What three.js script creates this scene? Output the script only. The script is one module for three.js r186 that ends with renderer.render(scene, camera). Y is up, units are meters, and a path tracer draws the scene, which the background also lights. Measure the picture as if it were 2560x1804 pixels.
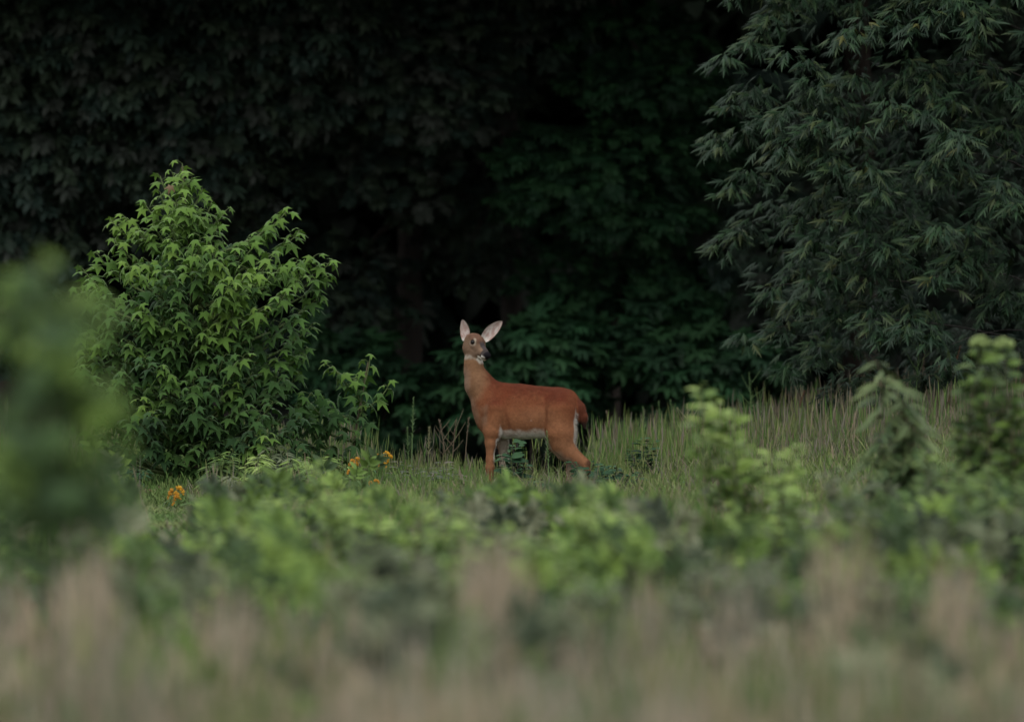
import * as THREE from 'three';
import { mergeGeometries } from 'three/addons/utils/BufferGeometryUtils.js';

// ------------------------------------------------------------------ camera, sky, sun, exposure
const scene = new THREE.Scene();
const FOCAL = 18600, EYE = 1.6, FOCUS = 59.9;                 // focal length in photograph pixels (2560 x 1804), eye height and focus in metres
const camera = new THREE.PerspectiveCamera(2 * Math.atan(902 / FOCAL) * 180 / Math.PI, 1024 / 721, 0.5, 400);
const PITCH = Math.atan(152 / FOCAL);
camera.position.set(0, EYE, 0);
camera.rotation.x = -PITCH;
camera.focus = FOCUS;
camera.userData.fStop = 1.95;
const SKY_LEVEL = 0.95;
{
  const W = 256, H = 128, data = new Float32Array(W * H * 4);   // an even overcast dusk sky, three times brighter overhead than at the horizon
  for (let j = 0; j < H; j++) {
    const y = Math.sin(((j + 0.5) / H - 0.5) * Math.PI), k = SKY_LEVEL * (y > 0 ? (1 + 2 * y) / 3 : 0.12);
    for (let i = 0; i < W; i++) data.set([k * 0.98, k, k * 1.02, 1], (j * W + i) * 4);
  }
  const sky = new THREE.DataTexture(data, W, H, THREE.RGBAFormat, THREE.FloatType);
  sky.mapping = THREE.EquirectangularReflectionMapping; sky.magFilter = THREE.LinearFilter; sky.needsUpdate = true;
  scene.background = sky; scene.environment = sky;
}
const sun = new THREE.DirectionalLight(new THREE.Color(1, 0.95, 0.86), 0.6);
sun.position.set(-30, 70, 10); sun.target.position.set(0, 0, -60);
sun.castShadow = true; sun.shadow.radius = 60; sun.shadow.mapSize.set(2048, 2048);
Object.assign(sun.shadow.camera, { left: -25, right: 25, top: 30, bottom: -30, near: 1, far: 160 });
scene.add(sun, sun.target);
const renderer = new THREE.WebGLRenderer({ antialias: true });
renderer.shadowMap.enabled = true;
renderer.toneMapping = THREE.LinearToneMapping;
renderer.toneMappingExposure = 1.9;

// ------------------------------------------------------------------ helpers
const DEER_ONLY = false;
let seed = 7;
const rnd = () => { seed = (seed + 0x6d2b79f5) | 0; let t = Math.imul(seed ^ (seed >>> 15), 1 | seed); t = (t + Math.imul(t ^ (t >>> 7), 61 | t)) ^ t; return ((t ^ (t >>> 14)) >>> 0) / 4294967296; };
const rr = (a, b) => a + (b - a) * rnd(), pick = (a) => a[Math.floor(rnd() * a.length)];
const gauss = () => (rnd() + rnd() + rnd() + rnd() - 2) * 1.0;
const mix = THREE.MathUtils.lerp, clamp = THREE.MathUtils.clamp, sstep = THREE.MathUtils.smoothstep;
const V = (x, y, z) => new THREE.Vector3(x, y, z);
const rgb = (r, g, b) => new THREE.Color().setRGB(r, g, b);
const hash3 = (x, y, z) => { let h = Math.imul(x, 374761393) ^ Math.imul(y, 668265263) ^ Math.imul(z, 2147483647 - 1442695); h = Math.imul(h ^ (h >>> 13), 1274126177); return ((h ^ (h >>> 16)) >>> 0) / 4294967296; };
function noise3(x, y, z) {                                     // value noise, 0..1
  const ix = Math.floor(x), iy = Math.floor(y), iz = Math.floor(z), f = (t) => t * t * (3 - 2 * t), u = f(x - ix), v = f(y - iy), w = f(z - iz);
  const e = (k) => mix(mix(hash3(ix, iy, iz + k), hash3(ix + 1, iy, iz + k), u), mix(hash3(ix, iy + 1, iz + k), hash3(ix + 1, iy + 1, iz + k), u), v);
  return mix(e(0), e(1), w);
}
const fbm = (x, y, z) => (noise3(x, y, z) * 4 + noise3(x * 2.1 + 5, y * 2.1, z * 2.1) * 2 + noise3(x * 4.3, y * 4.3 + 9, z * 4.3)) / 7;
const UPV = V(0, 1, 0), COS = Math.cos(PITCH), SIN = Math.sin(PITCH);
function at(px, py, d) {                                        // the point that a pixel of the photograph sees at depth d
  const x = (px - 1280) / FOCAL * d, y = (902 - py) / FOCAL * d;
  return V(x, EYE + y * COS - d * SIN, -d * COS - y * SIN);
}
const meadowEnd = (x) => 69.5 - 3.5 * sstep(-x, 0.9, 1.8) - 7.7 * sstep(x, -1.5, -1.05) * sstep(1.0 - x, 0, 0.5) ;   // how far back the grass reaches
function groundY(x, z) {
  const rise = 0.42 * sstep(x, 0.6, 4.2) * sstep(-z, 50, 67) + 0.16 * sstep(-x, 1.5, 5) * sstep(-z, 50, 66);
  return rise + 0.05 * (fbm(x * 0.5, 3, z * 0.5) - 0.5) * sstep(-z, 0, 20) - 0.75 * sstep(-z, meadowEnd(x), meadowEnd(x) + 7);
}
const names = new Map();
function numbered(n) { const k = names.get(n) ?? 0; names.set(n, k + 1); return k ? `${n}_${String(k).padStart(3, '0')}` : n; }
function tag(o, label, category, group, kind) { if (label) o.userData.label = label; if (category) o.userData.category = category; if (group) o.userData.group = group; if (kind) o.userData.kind = kind; return o; }
function thing(name, pos, label, category, group) { const o = new THREE.Group(); o.name = numbered(name); o.position.copy(pos); tag(o, label, category, group); scene.add(o); return o; }
function part(name, geometry, material, parent) { const m = new THREE.Mesh(geometry, material); m.name = name; m.castShadow = m.receiveShadow = true; parent.add(m); return m; }
const mat = (color, o = {}) => new THREE.MeshStandardMaterial({ color, roughness: 0.85, ...o });
const leafMat = (color, o = {}) => new THREE.MeshPhysicalMaterial({ color, roughness: 0.6, thickness: 0, specularIntensity: 0.5, side: THREE.DoubleSide, ...o });
function geo(pos, idx, colors) {
  const g = new THREE.BufferGeometry();
  g.setAttribute('position', new THREE.BufferAttribute(Float32Array.from(pos), 3));
  if (colors) g.setAttribute('color', new THREE.BufferAttribute(Float32Array.from(colors), 3));
  g.setIndex(idx); g.computeVertexNormals();
  return g;
}
function tube(points, radii, sides = 6) {                       // a tapered tube along points
  const pos = [], idx = [], n = points.length, t = V(), a = V(), b = V();
  for (let i = 0; i < n; i++) {
    t.subVectors(points[Math.min(n - 1, i + 1)], points[Math.max(0, i - 1)]).normalize();
    a.crossVectors(t, Math.abs(t.y) > 0.9 ? V(1, 0, 0) : UPV).normalize(); b.crossVectors(t, a);
    const r = Array.isArray(radii) ? radii[i] : radii;
    for (let k = 0; k < sides; k++) { const q = k / sides * 2 * Math.PI; pos.push(points[i].x + r * (Math.cos(q) * a.x + Math.sin(q) * b.x), points[i].y + r * (Math.cos(q) * a.y + Math.sin(q) * b.y), points[i].z + r * (Math.cos(q) * a.z + Math.sin(q) * b.z)); }
  }
  for (let i = 0; i < n - 1; i++) for (let k = 0; k < sides; k++) { const p = i * sides + k, q = i * sides + (k + 1) % sides; idx.push(p, q, p + sides, q, q + sides, p + sides); }
  return geo(pos, idx);
}
const bend = (a, b, c, n) => { const o = []; for (let i = 0; i <= n; i++) { const t = i / n, s = 1 - t; o.push(V(s * s * a.x + 2 * s * t * b.x + t * t * c.x, s * s * a.y + 2 * s * t * b.y + t * t * c.y, s * s * a.z + 2 * s * t * b.z + t * t * c.z)); } return o; };
const tapers = (n, r0, r1) => Array.from({ length: n + 1 }, (_, i) => mix(r0, r1, i / n));
const aim = (pos, dir, up, size, sy = 1) => {                    // a matrix whose +z looks along dir and +y near up
  const z = dir.clone().normalize(), x = V().crossVectors(up, z); if (x.lengthSq() < 1e-6) x.set(1, 0, 0); x.normalize();
  return new THREE.Matrix4().makeBasis(x, V().crossVectors(z, x), z).scale(V(size, size * sy, size)).setPosition(pos);
};

// ------------------------------------------------------------------ leaf shapes (one unit long along +z, upper face +y)
function starLeaf(droop, twist) {                                // sweetgum: five drooping pointed lobes
  const pos = [0, 0, 0], idx = [], L = [[-2.25, 0.62], [-1.12, 0.92], [0, 1.05], [1.12, 0.92], [2.25, 0.62]];
  const put = (ang, r, lift = 0) => { const x = Math.sin(ang) * r, z = Math.cos(ang) * r; pos.push(x, lift - droop * Math.pow(r, 1.7) + twist * x * z, z); return pos.length / 3 - 1; };
  const notches = [];
  for (let i = 0; i <= 5; i++) notches.push(put(i === 0 ? -2.9 : i === 5 ? 2.9 : (L[i - 1][0] + L[i][0]) / 2, i === 0 || i === 5 ? 0.2 : 0.4));
  L.forEach(([a, r], i) => {
    const w = 0.25, m = put(a, r * 0.5, 0.03), l = put(a - w * 1.25, r * 0.55, -0.02), q = put(a + w * 1.25, r * 0.55, -0.02), t = put(a + twist * 0.3, r, -0.02);
    idx.push(0, m, notches[i], notches[i], m, l, l, m, t, t, m, q, q, m, notches[i + 1], notches[i + 1], m, 0);
  });
  return geo(pos, idx);
}
function oakLeaf(curl, side) {                                   // long narrow forward lobes on a midrib
  const pos = [], idx = [], y = (z) => -curl * z * z, put = (x, z, l = 0) => { pos.push(x, y(z) + l - Math.abs(x) * 0.25, z); return pos.length / 3 - 1; };
  const rib = [0, 0.22, 0.4, 0.58, 0.76].map((z) => put(0, z, 0.02));
  const hw = [0.02, 0.075, 0.075, 0.065, 0.045];
  for (const s of [-1, 1]) {
    const e = [0, 0.22, 0.4, 0.58, 0.76].map((z, i) => put(s * hw[i], z + (i ? 0.02 : 0)));
    for (let i = 0; i < 4; i++) idx.push(...(s > 0 ? [rib[i], rib[i + 1], e[i], e[i], rib[i + 1], e[i + 1]] : [rib[i], e[i], rib[i + 1], e[i], e[i + 1], rib[i + 1]]));
    for (const [i, lx, lz] of [[1, 0.28, 0.42], [2, 0.36 + 0.04 * side * s, 0.66], [3, 0.2 - 0.05 * side * s, 0.84]]) {
      const t = put(s * lx, lz, -0.03), b = put(s * hw[i] * 0.8, [0, 0.13, 0.31, 0.5][i]);
      idx.push(...(s > 0 ? [b, e[i], t, e[i], put(s * (hw[i] + 0.03), [0, 0.3, 0.48, 0.64][i]), t] : [b, t, e[i], e[i], t, put(s * (hw[i] + 0.03), [0, 0.3, 0.48, 0.64][i])]));
    }
    const t = put(0.02 * side, 1.02); idx.push(...(s > 0 ? [rib[4], t, e[4]] : [rib[4], e[4], t]));
  }
  return geo(pos, idx);
}
function ovalLeaf(width, curl, fold) {                           // a simple pointed leaf with a folded midrib
  const pos = [], idx = [], zs = [0, 0.18, 0.42, 0.68, 0.88, 1.0], w = [0.02, 0.7, 1, 0.8, 0.36, 0.0];
  zs.forEach((z, i) => { const h = -curl * z * z; for (const s of [-1, 0, 1]) pos.push(s * w[i] * width / 2, h + Math.abs(s) * fold * w[i] * width, z); });
  for (let i = 0; i < zs.length - 1; i++) for (const k of [0, 1]) { const a = i * 3 + k; idx.push(a, a + 3, a + 1, a + 1, a + 3, a + 4); }
  return geo(pos, idx);
}
const STAR = [starLeaf(0.42, 0.1), starLeaf(0.62, -0.15), starLeaf(0.3, 0.2), starLeaf(0.75, 0.05)];
const OAK = [oakLeaf(0.25, 0.4), oakLeaf(0.45, -0.6), oakLeaf(0.1, 0.9), oakLeaf(0.35, 0)];
const OVAL = [ovalLeaf(0.46, 0.35, 0.12), ovalLeaf(0.55, 0.2, 0.2), ovalLeaf(0.42, 0.5, 0.08)];
const LANCE = [ovalLeaf(0.22, 0.5, 0.1), ovalLeaf(0.17, 0.3, 0.12)];

// leaves: [{ m: Matrix4 in the thing's own axes, tone 0..1 }]; those with the highest rank become meshes of their own, the rest one part
function addLeaves(parent, leaves, shapes, tones, most, restName = 'foliage') {
  leaves.sort((a, b) => b.rank - a.rank);
  const mats = tones.map((c) => leafMat(rgb(...c), tones.options));
  leaves.slice(0, most).forEach((l) => {
    const m = part('leaf', pick(shapes), mats[clamp(Math.floor(l.tone * tones.length), 0, tones.length - 1)], parent);
    l.m.decompose(m.position, m.quaternion, m.scale);
  });
  const rest = leaves.slice(most);
  if (!rest.length) return;
  const im = new THREE.InstancedMesh(shapes[0], leafMat(rgb(1, 1, 1), tones.options), rest.length), c = new THREE.Color();
  rest.forEach((l, i) => {
    const t = clamp(l.tone, 0, 0.999) * (tones.length - 1), k = Math.floor(t), f = t - k, a = tones[k], b = tones[Math.min(k + 1, tones.length - 1)], v = rr(0.85, 1.15);
    im.setMatrixAt(i, l.m); im.setColorAt(i, c.setRGB(mix(a[0], b[0], f) * v, mix(a[1], b[1], f) * v, mix(a[2], b[2], f) * v));
  });
  im.name = restName; im.castShadow = im.receiveShadow = true; im.userData.kind = 'stuff'; parent.add(im);
}

// ------------------------------------------------------------------ the ground
if (!DEER_ONLY) {
  const pos = [], idx = [], cols = [], xs = [], zs = [];
  for (let x = -140; x <= 140; x += Math.abs(x) < 12 ? 0.5 : 8) xs.push(x);
  for (let z = 30; z >= -220; z -= z < -10 && z > -96 ? 0.5 : 6) zs.push(z);
  for (const z of zs) for (const x of xs) {
    pos.push(x, groundY(x, z), z);
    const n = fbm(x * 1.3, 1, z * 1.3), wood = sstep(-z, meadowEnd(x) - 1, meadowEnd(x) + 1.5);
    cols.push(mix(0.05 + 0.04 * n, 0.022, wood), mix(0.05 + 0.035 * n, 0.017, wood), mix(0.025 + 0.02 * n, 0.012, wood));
  }
  for (let j = 0; j < zs.length - 1; j++) for (let i = 0; i < xs.length - 1; i++) { const a = j * xs.length + i, b = a + xs.length; idx.push(a, a + 1, b, a + 1, b + 1, b); }
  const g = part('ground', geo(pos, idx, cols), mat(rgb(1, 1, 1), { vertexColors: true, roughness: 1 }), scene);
  tag(g, 'dark earth under the meadow and the wood', null, null, 'structure');
}

// ------------------------------------------------------------------ the doe
const PX = 310, DX = 1310, DY = 1246, DZ = -60;                   // photograph pixels per metre at the doe, and where her own axes start
const B = (px, py, z) => V((px - DX) / PX, (DY - py) / PX, z + 0.12 * (px - DX) / PX);
const HF = V(0.565, -0.53, 0.63).normalize(), HL = V().crossVectors(UPV, HF).normalize(), HU = V().crossVectors(HF, HL);
const HC = B(1187, 856, 0.0);
const H = (f, u, s) => HC.clone().addScaledVector(HF, f).addScaledVector(HU, u).addScaledVector(HL, s);
const EYES = [H(0.032, 0.023, -0.053), H(0.032, 0.023, 0.055)];
{
  const prims = [];
  const cap = (a, ra, b, rb, k = 0.03, zs = 1) => prims.push({ ax: a.x, ay: a.y, az: a.z, bx: b.x - a.x, by: b.y - a.y, bz: (b.z - a.z) / zs, ra, rb, k, zs });
  const chain = (list, k, zs) => { for (let i = 0; i < list.length - 1; i++) cap(B(list[i][0], list[i][1], list[i][2]), list[i][3], B(list[i + 1][0], list[i + 1][1], list[i + 1][2]), list[i + 1][3], k, zs); };
  chain([[1240, 1021, 0, 0.19], [1310, 1029, 0, 0.208], [1372, 1030, 0, 0.2], [1398, 1022, 0, 0.155]], 0.05, 0.74);
  chain([[1234, 1052, 0, 0.128], [1262, 1062, 0, 0.11]], 0.05, 0.85);
  chain([[1404, 1006, 0.04, 0.108], [1404, 1006, -0.04, 0.108]], 0.05);
  chain([[1233, 977, 0, 0.072], [1290, 987, 0, 0.07]], 0.06, 0.8);
  chain([[1224, 1000, 0, 0.15], [1197.5, 960, 0, 0.112], [1185, 928, 0, 0.076], [1183.5, 904, 0.0, 0.067], [1183, 882, -0.01, 0.062]], 0.035, 0.86);
  for (const s of [1, -1]) {                                       // fore and hind legs, near side first
    const n = s > 0;
    chain([[1238, 1024, 0.092 * s, 0.095], [1230, 1075, 0.105 * s, 0.07]], 0.032);
    chain(n ? [[1230, 1075, 0.1, 0.066], [1227, 1106, 0.105, 0.042], [1225.5, 1148, 0.105, 0.029], [1225, 1168, 0.105, 0.03], [1226, 1205, 0.105, 0.021], [1226, 1226, 0.105, 0.027], [1222, 1240, 0.11, 0.024]]
      : [[1246, 1075, -0.09, 0.06], [1257, 1108, -0.09, 0.044], [1260, 1150, -0.09, 0.034], [1261, 1168, -0.09, 0.032], [1262, 1205, -0.09, 0.021], [1262, 1226, -0.09, 0.027], [1258, 1240, -0.085, 0.024]], 0.03);
    chain(n ? [[1398, 1026, 0.088, 0.132], [1400, 1078, 0.098, 0.112], [1407, 1108, 0.095, 0.088], [1424, 1130, 0.1, 0.062], [1445, 1146, 0.1, 0.044], [1463, 1158, 0.1, 0.034], [1464, 1178, 0.1, 0.029], [1462, 1206, 0.1, 0.022], [1459, 1228, 0.1, 0.027], [1453, 1241, 0.105, 0.024]]
      : [[1394, 1030, -0.085, 0.13], [1388, 1078, -0.09, 0.1], [1392, 1108, -0.09, 0.072], [1408, 1132, -0.09, 0.05], [1428, 1152, -0.09, 0.034], [1426, 1172, -0.09, 0.027], [1422, 1206, -0.09, 0.021], [1420, 1228, -0.09, 0.026], [1414, 1241, -0.085, 0.023]], 0.035);
  }
  // tail, hanging down over the back of the thighs
  chain([[1422, 994, 0.0, 0.064], [1445, 1022, 0.02, 0.058], [1455, 1042, 0.02, 0.042], [1462, 1069, 0.02, 0.01]], 0.02, 0.75);
  // head
  const hc = (f, u, s, r, f2, u2, s2, r2, k) => cap(H(f, u, s), r, H(f2, u2, s2), r2, k);
  hc(-0.02, 0.0, 0, 0.064, 0.03, 0.002, 0, 0.058, 0.02);             // braincase and brow
  hc(0.03, -0.005, 0, 0.054, 0.13, -0.012, 0, 0.036, 0.03);          // face
  hc(0.13, -0.012, 0, 0.034, 0.174, -0.012, 0, 0.03, 0.02);         // muzzle
  hc(0.184, -0.01, 0.012, 0.02, 0.184, -0.01, -0.012, 0.02, 0.014); // nose pad
  hc(0.165, -0.024, 0.02, 0.022, 0.165, -0.024, -0.02, 0.022, 0.014); // upper lip
  hc(-0.005, -0.055, 0.03, 0.042, 0.08, -0.05, 0.02, 0.03, 0.03); hc(-0.005, -0.055, -0.03, 0.042, 0.08, -0.05, -0.02, 0.03, 0.03);   // cheeks
  hc(0.05, -0.066, 0, 0.028, 0.165, -0.048, 0, 0.02, 0.014);         // lower jaw
  for (const s of [-1, 1]) { hc(0.015, 0.036, 0.038 * s, 0.022, 0.045, 0.034, 0.036 * s, 0.018, 0.02); hc(0.04, 0.004, 0.044 * s, 0.018, 0.07, -0.012, 0.036 * s, 0.014, 0.02); }   // brow ridges, cheekbones
  for (const s of [-1, 1]) hc(-0.02, 0.022, 0.03 * s, 0.034, -0.03, 0.026, 0.042 * s, 0.028, 0.02);   // ear roots
  hc(-0.03, -0.03, 0, 0.058, -0.025, -0.07, 0, 0.056, 0.04);         // nape and throat
  const f = (x, y, z) => {
    let d = 9;
    for (const p of prims) {
      const qx = x - p.ax, qy = y - p.ay, qz = (z - p.az) / p.zs, bb = p.bx * p.bx + p.by * p.by + p.bz * p.bz;
      let t = bb > 0 ? (qx * p.bx + qy * p.by + qz * p.bz) / bb : 0; t = t < 0 ? 0 : t > 1 ? 1 : t;
      const ex = qx - p.bx * t, ey = qy - p.by * t, ez = qz - p.bz * t, e = Math.sqrt(ex * ex + ey * ey + ez * ez) - (p.ra + (p.rb - p.ra) * t);
      const h = p.k - Math.abs(d - e); d = Math.min(d, e) - (h > 0 ? h * h / (4 * p.k) : 0);
    }
    return d;
  };
  // surface nets on a 5 mm grid, looked at block by block
  const h = 0.005, lo = [-0.6, -0.02, -0.3], N = [252, 302, 120], S = (N[0] + 1) * (N[1] + 1), val = new Float32Array(S * (N[2] + 1)).fill(1), K = 8;
  const ix = (i, j, k) => i + (N[0] + 1) * j + S * k;
  for (let k = 0; k <= N[2]; k += K) for (let j = 0; j <= N[1]; j += K) for (let i = 0; i <= N[0]; i += K) {
    const c = f(lo[0] + (i + K / 2) * h, lo[1] + (j + K / 2) * h, lo[2] + (k + K / 2) * h), skip = Math.abs(c) > K * h * 1.5;
    for (let c3 = k; c3 < Math.min(k + K, N[2] + 1); c3++) for (let c2 = j; c2 < Math.min(j + K, N[1] + 1); c2++) for (let c1 = i; c1 < Math.min(i + K, N[0] + 1); c1++) val[ix(c1, c2, c3)] = skip ? c : f(lo[0] + c1 * h, lo[1] + c2 * h, lo[2] + c3 * h);
  }
  const pos = [], idx = [], nor = [], id = new Int32Array(val.length).fill(-1);
  const E = [[0, 1], [2, 3], [4, 5], [6, 7], [0, 2], [1, 3], [4, 6], [5, 7], [0, 4], [1, 5], [2, 6], [3, 7]];
  for (let k = 0; k < N[2]; k++) for (let j = 0; j < N[1]; j++) for (let i = 0; i < N[0]; i++) {
    const b = ix(i, j, k), v = [val[b], val[b + 1], val[b + N[0] + 1], val[b + N[0] + 2], val[b + S], val[b + S + 1], val[b + S + N[0] + 1], val[b + S + N[0] + 2]];
    let m = 0; for (let q = 0; q < 8; q++) if (v[q] < 0) m |= 1 << q;
    if (m === 0 || m === 255) continue;
    let x = 0, y = 0, z = 0, n = 0;
    for (const [p, q] of E) if ((v[p] < 0) !== (v[q] < 0)) { const t = v[p] / (v[p] - v[q]); x += mix(p & 1, q & 1, t); y += mix((p >> 1) & 1, (q >> 1) & 1, t); z += mix(p >> 2, q >> 2, t); n++; }
    id[b] = pos.length / 3;
    const X = lo[0] + (i + x / n) * h, Y = lo[1] + (j + y / n) * h, Z = lo[2] + (k + z / n) * h, e = 0.003;
    pos.push(X, Y, Z);
    const g = V(f(X + e, Y, Z) - f(X - e, Y, Z), f(X, Y + e, Z) - f(X, Y - e, Z), f(X, Y, Z + e) - f(X, Y, Z - e)).normalize(); nor.push(g.x, g.y, g.z);
  }
  const step = [1, N[0] + 1, S];
  for (let k = 1; k < N[2]; k++) for (let j = 1; j < N[1]; j++) for (let i = 1; i < N[0]; i++) {
    const b = ix(i, j, k);
    for (let a = 0; a < 3; a++) {
      const s = val[b] < 0, t = val[b + step[a]] < 0; if (s === t) continue;
      const u = step[(a + 1) % 3], w = step[(a + 2) % 3], q = [id[b], id[b - u], id[b - u - w], id[b - w]]; if (Math.min(...q) < 0) continue;
      s ? idx.push(q[0], q[1], q[2], q[0], q[2], q[3]) : idx.push(q[0], q[2], q[1], q[0], q[3], q[2]);
    }
  }
  // the coat: colours that belong to the hair itself
  const tmp = V();
  const blend = (c, r, g, b, t) => { t = clamp(t, 0, 1); c[0] = mix(c[0], r, t); c[1] = mix(c[1], g, t); c[2] = mix(c[2], b, t); };
  function coat(x, y, z, n) {
    const px = x * PX + DX, py = DY - y * PX, zz = z - 0.12 * x, wob = fbm(x * 22, y * 22, z * 22) - 0.5, fine = fbm(x * 75, y * 75, z * 75) - 0.5;
    const c = [0.195, 0.07, 0.032];
    blend(c, 0.108, 0.028, 0.013, sstep(n.y + wob * 0.6, 0.1, 0.8)); blend(c, 0.31, 0.15, 0.08, 0.6 * sstep(46 - Math.hypot((px - 1345) * 0.6, py - 1050), 0, 40)); blend(c, 0.155, 0.042, 0.018, 0.55 * sstep(30 - Math.hypot(px - 1262, (py - 985) * 0.7), 0, 26));
    blend(c, 0.27, 0.118, 0.058, sstep(py + wob * 20, 1005, 1070)); blend(c, 0.135, 0.042, 0.02, 0.5 * sstep(0.5 - Math.abs(px - 1262 - (py - 1020) * 0.25) / 16, 0, 0.5) * sstep(py, 1000, 1030) * sstep(1090 - py, 0, 20)); blend(c, 0.14, 0.046, 0.022, 0.5 * sstep(0.5 - Math.abs(px - 1366 + (py - 1040) * 0.05) / 14, 0, 0.5) * sstep(py, 1000, 1030) * sstep(1090 - py, 0, 20));
    blend(c, 0.16, 0.05, 0.022, sstep(px, 1400, 1440) * sstep(1090 - py, 0, 60) * 0.7);
    // legs
    blend(c, 0.25, 0.115, 0.058, sstep(py, 1085, 1110));
    const neck = sstep(1232 - px + wob * 16 - Math.max(0, py - 960) * 0.55, 0, 34) * sstep(1030 - py, 0, 50);
    blend(c, 0.215, 0.115, 0.062, neck);
    blend(c, 0.24, 0.155, 0.108, neck * sstep(1182 - px + wob * 12, 0, 18) * sstep(py, 900, 940));
    blend(c, 0.24, 0.15, 0.1, 0.75 * sstep(-n.x + wob * 0.5, 0.45, 0.95) * sstep(py, 960, 1000) * sstep(1080 - py, 0, 40) * sstep(1240 - px, 0, 20));
    // white: belly, inner legs, armpit, back of the thighs
    const leg = sstep(py, 1088, 1100);
    blend(c, 0.66, 0.63, 0.57, sstep(py + wob * 26 + 0.05 * (px - 1300), 1068, 1092) * sstep(px, 1246, 1256) * sstep(1372 - px, 0, 8) * sstep(0.14 - Math.abs(zz), 0, 0.02));
    blend(c, 0.33, 0.26, 0.2, leg * sstep(-n.z * Math.sign(zz || 1), 0.2, 0.7) * 0.85);
    blend(c, 0.5, 0.47, 0.42, sstep(n.x + wob * 0.5, 0.62, 0.9) * sstep(py, 1056, 1064) * sstep(1166 - py, 0, 30) * sstep(px, 1222, 1230) * sstep(1262 - px, 0, 6) * (zz > 0.02 ? 1 : 0.5));
    blend(c, 0.48, 0.45, 0.4, sstep(n.x + wob * 0.35 - 0.16 * sstep(1050 - py, 0, 16), 0.7, 0.92) * sstep(py, 1012, 1022) * sstep(1120 - py + wob * 20, 0, 22) * sstep(px - 5 * sstep(1052 - py, 0, 14), 1424, 1433) * sstep(0.14 - Math.abs(zz), 0, 0.02));
    blend(c, 0.4, 0.3, 0.22, sstep(-n.y, 0.3, 0.8) * sstep(py, 1120, 1130) * sstep(px, 1375, 1385) * 0.6);
    blend(c, 0.07, 0.035, 0.02, sstep(14 - Math.hypot(px - 1474, py - 1156), 0, 9) * 0.8);
    blend(c, 0.5, 0.42, 0.36, sstep(2.6 - Math.hypot((px - 1327) * 0.7, py - 1050) + wob * 5, 0, 2) * (zz > 0 ? 0.8 : 0));
    // tail
    const tail = sstep(px - (1441 + (py - 1000) * 0.12), 0, 3) * sstep(py, 990, 1000) * sstep(1082 - py, 0, 8) * (Math.abs(zz) < 0.07 ? 1 : 0);
    blend(c, 0.1, 0.03, 0.016, tail); blend(c, 0.02, 0.012, 0.01, tail * sstep(py + wob * 8, 1046, 1060));
    blend(c, 0.42, 0.38, 0.34, 0.6 * tail * sstep(n.x, 0.9, 0.99) * sstep(py, 1020, 1030));
    // head
    tmp.set(x, y, z).sub(HC); const fa = tmp.dot(HF), u = tmp.dot(HU), s = tmp.dot(HL), head = sstep(897 + 9 * sstep(px, 1189, 1199) - py + wob * 6, -5, 4) * (fa > -0.2 ? 1 : 0) * sstep(1240 - px, 0, 5);
    if (head > 0) {
      const k = [c[0], c[1], c[2]];
      blend(k, 0.19, 0.12, 0.08, 1); blend(k, 0.13, 0.07, 0.046, sstep(u + wob * 0.02, 0.02, 0.045) * sstep(0.12 - fa, 0, 0.05));
      blend(k, 0.17, 0.115, 0.083, sstep(fa, 0.04, 0.09) * sstep(-u, -0.01, 0.03) * 0.5);
      blend(k, 0.055, 0.045, 0.045, sstep(fa, 0.055, 0.085) * sstep(u + wob * 0.01 - 0.002 + 0.16 * Math.max(0, fa - 0.07), 0.004, 0.02) * sstep(0.03 - Math.abs(s), 0, 0.01));
      for (const e of EYES) {
        const dx = x - e.x, dy = y - e.y, dz = z - e.z, ef = dx * HF.x + dy * HF.y + dz * HF.z, eu = dx * HU.x + dy * HU.y + dz * HU.z, r = Math.hypot(ef, eu, dx * HL.x + dy * HL.y + dz * HL.z);
        blend(k, 0.4, 0.34, 0.27, 0.7 * sstep(0.039 - r + wob * 0.01, 0, 0.008) * sstep(ef * 0.8 + eu * 0.7, 0.006, 0.02));
        blend(k, 0.24, 0.18, 0.14, sstep(0.04 - r + wob * 0.01, 0, 0.01) * sstep(-eu, 0.004, 0.016) * 0.8);
        blend(k, 0.012, 0.01, 0.009, sstep(0.0245 - r, 0, 0.003));
      }
      blend(k, 0.34, 0.3, 0.25, 0.65 * sstep(-u + wob * 0.016 - 0.1 * Math.max(0, fa), 0.062, 0.076) * sstep(py + wob * 14 + 60 * Math.max(0, fa), 882, 895));                        // white jaw and throat
      blend(k, 0.045, 0.036, 0.034, sstep(fa, 0.132, 0.15) * sstep(u, -0.05, -0.04));                                   // dark ring behind the nose
      blend(k, 0.58, 0.55, 0.5, sstep(fa + wob * 0.01, 0.158, 0.164) * sstep(-u, 0.014, 0.02) * sstep(Math.abs(s), 0.012, 0.018));   // white beside the nostrils
      blend(k, 0.55, 0.52, 0.47, sstep(fa, 0.11, 0.12) * sstep(-u, 0.046, 0.05));                                        // chin
      blend(k, 0.007, 0.006, 0.008, sstep(fa, 0.164, 0.174) * sstep(u, -0.036, -0.03) * sstep(0.036 - Math.abs(s) + 0.5 * (u + 0.01), 0, 0.006));      // nose
      blend(k, 0.02, 0.016, 0.014, sstep(0.004 - Math.abs(u + 0.041), 0, 0.003) * sstep(fa, 0.1, 0.12) * 0.8);           // mouth
      blend(c, k[0], k[1], k[2], head);
    }
    blend(c, 0.36, 0.33, 0.28, 0.7 * sstep(py + wob * 12, 884, 894) * sstep(908 - py + wob * 34, 0, 20) * sstep(1186 - px + wob * 20, 0, 14) * (fa < 0.08 ? 1 : 0) * sstep(n.z - n.x, -0.6, 0.2));   // throat patch
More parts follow.
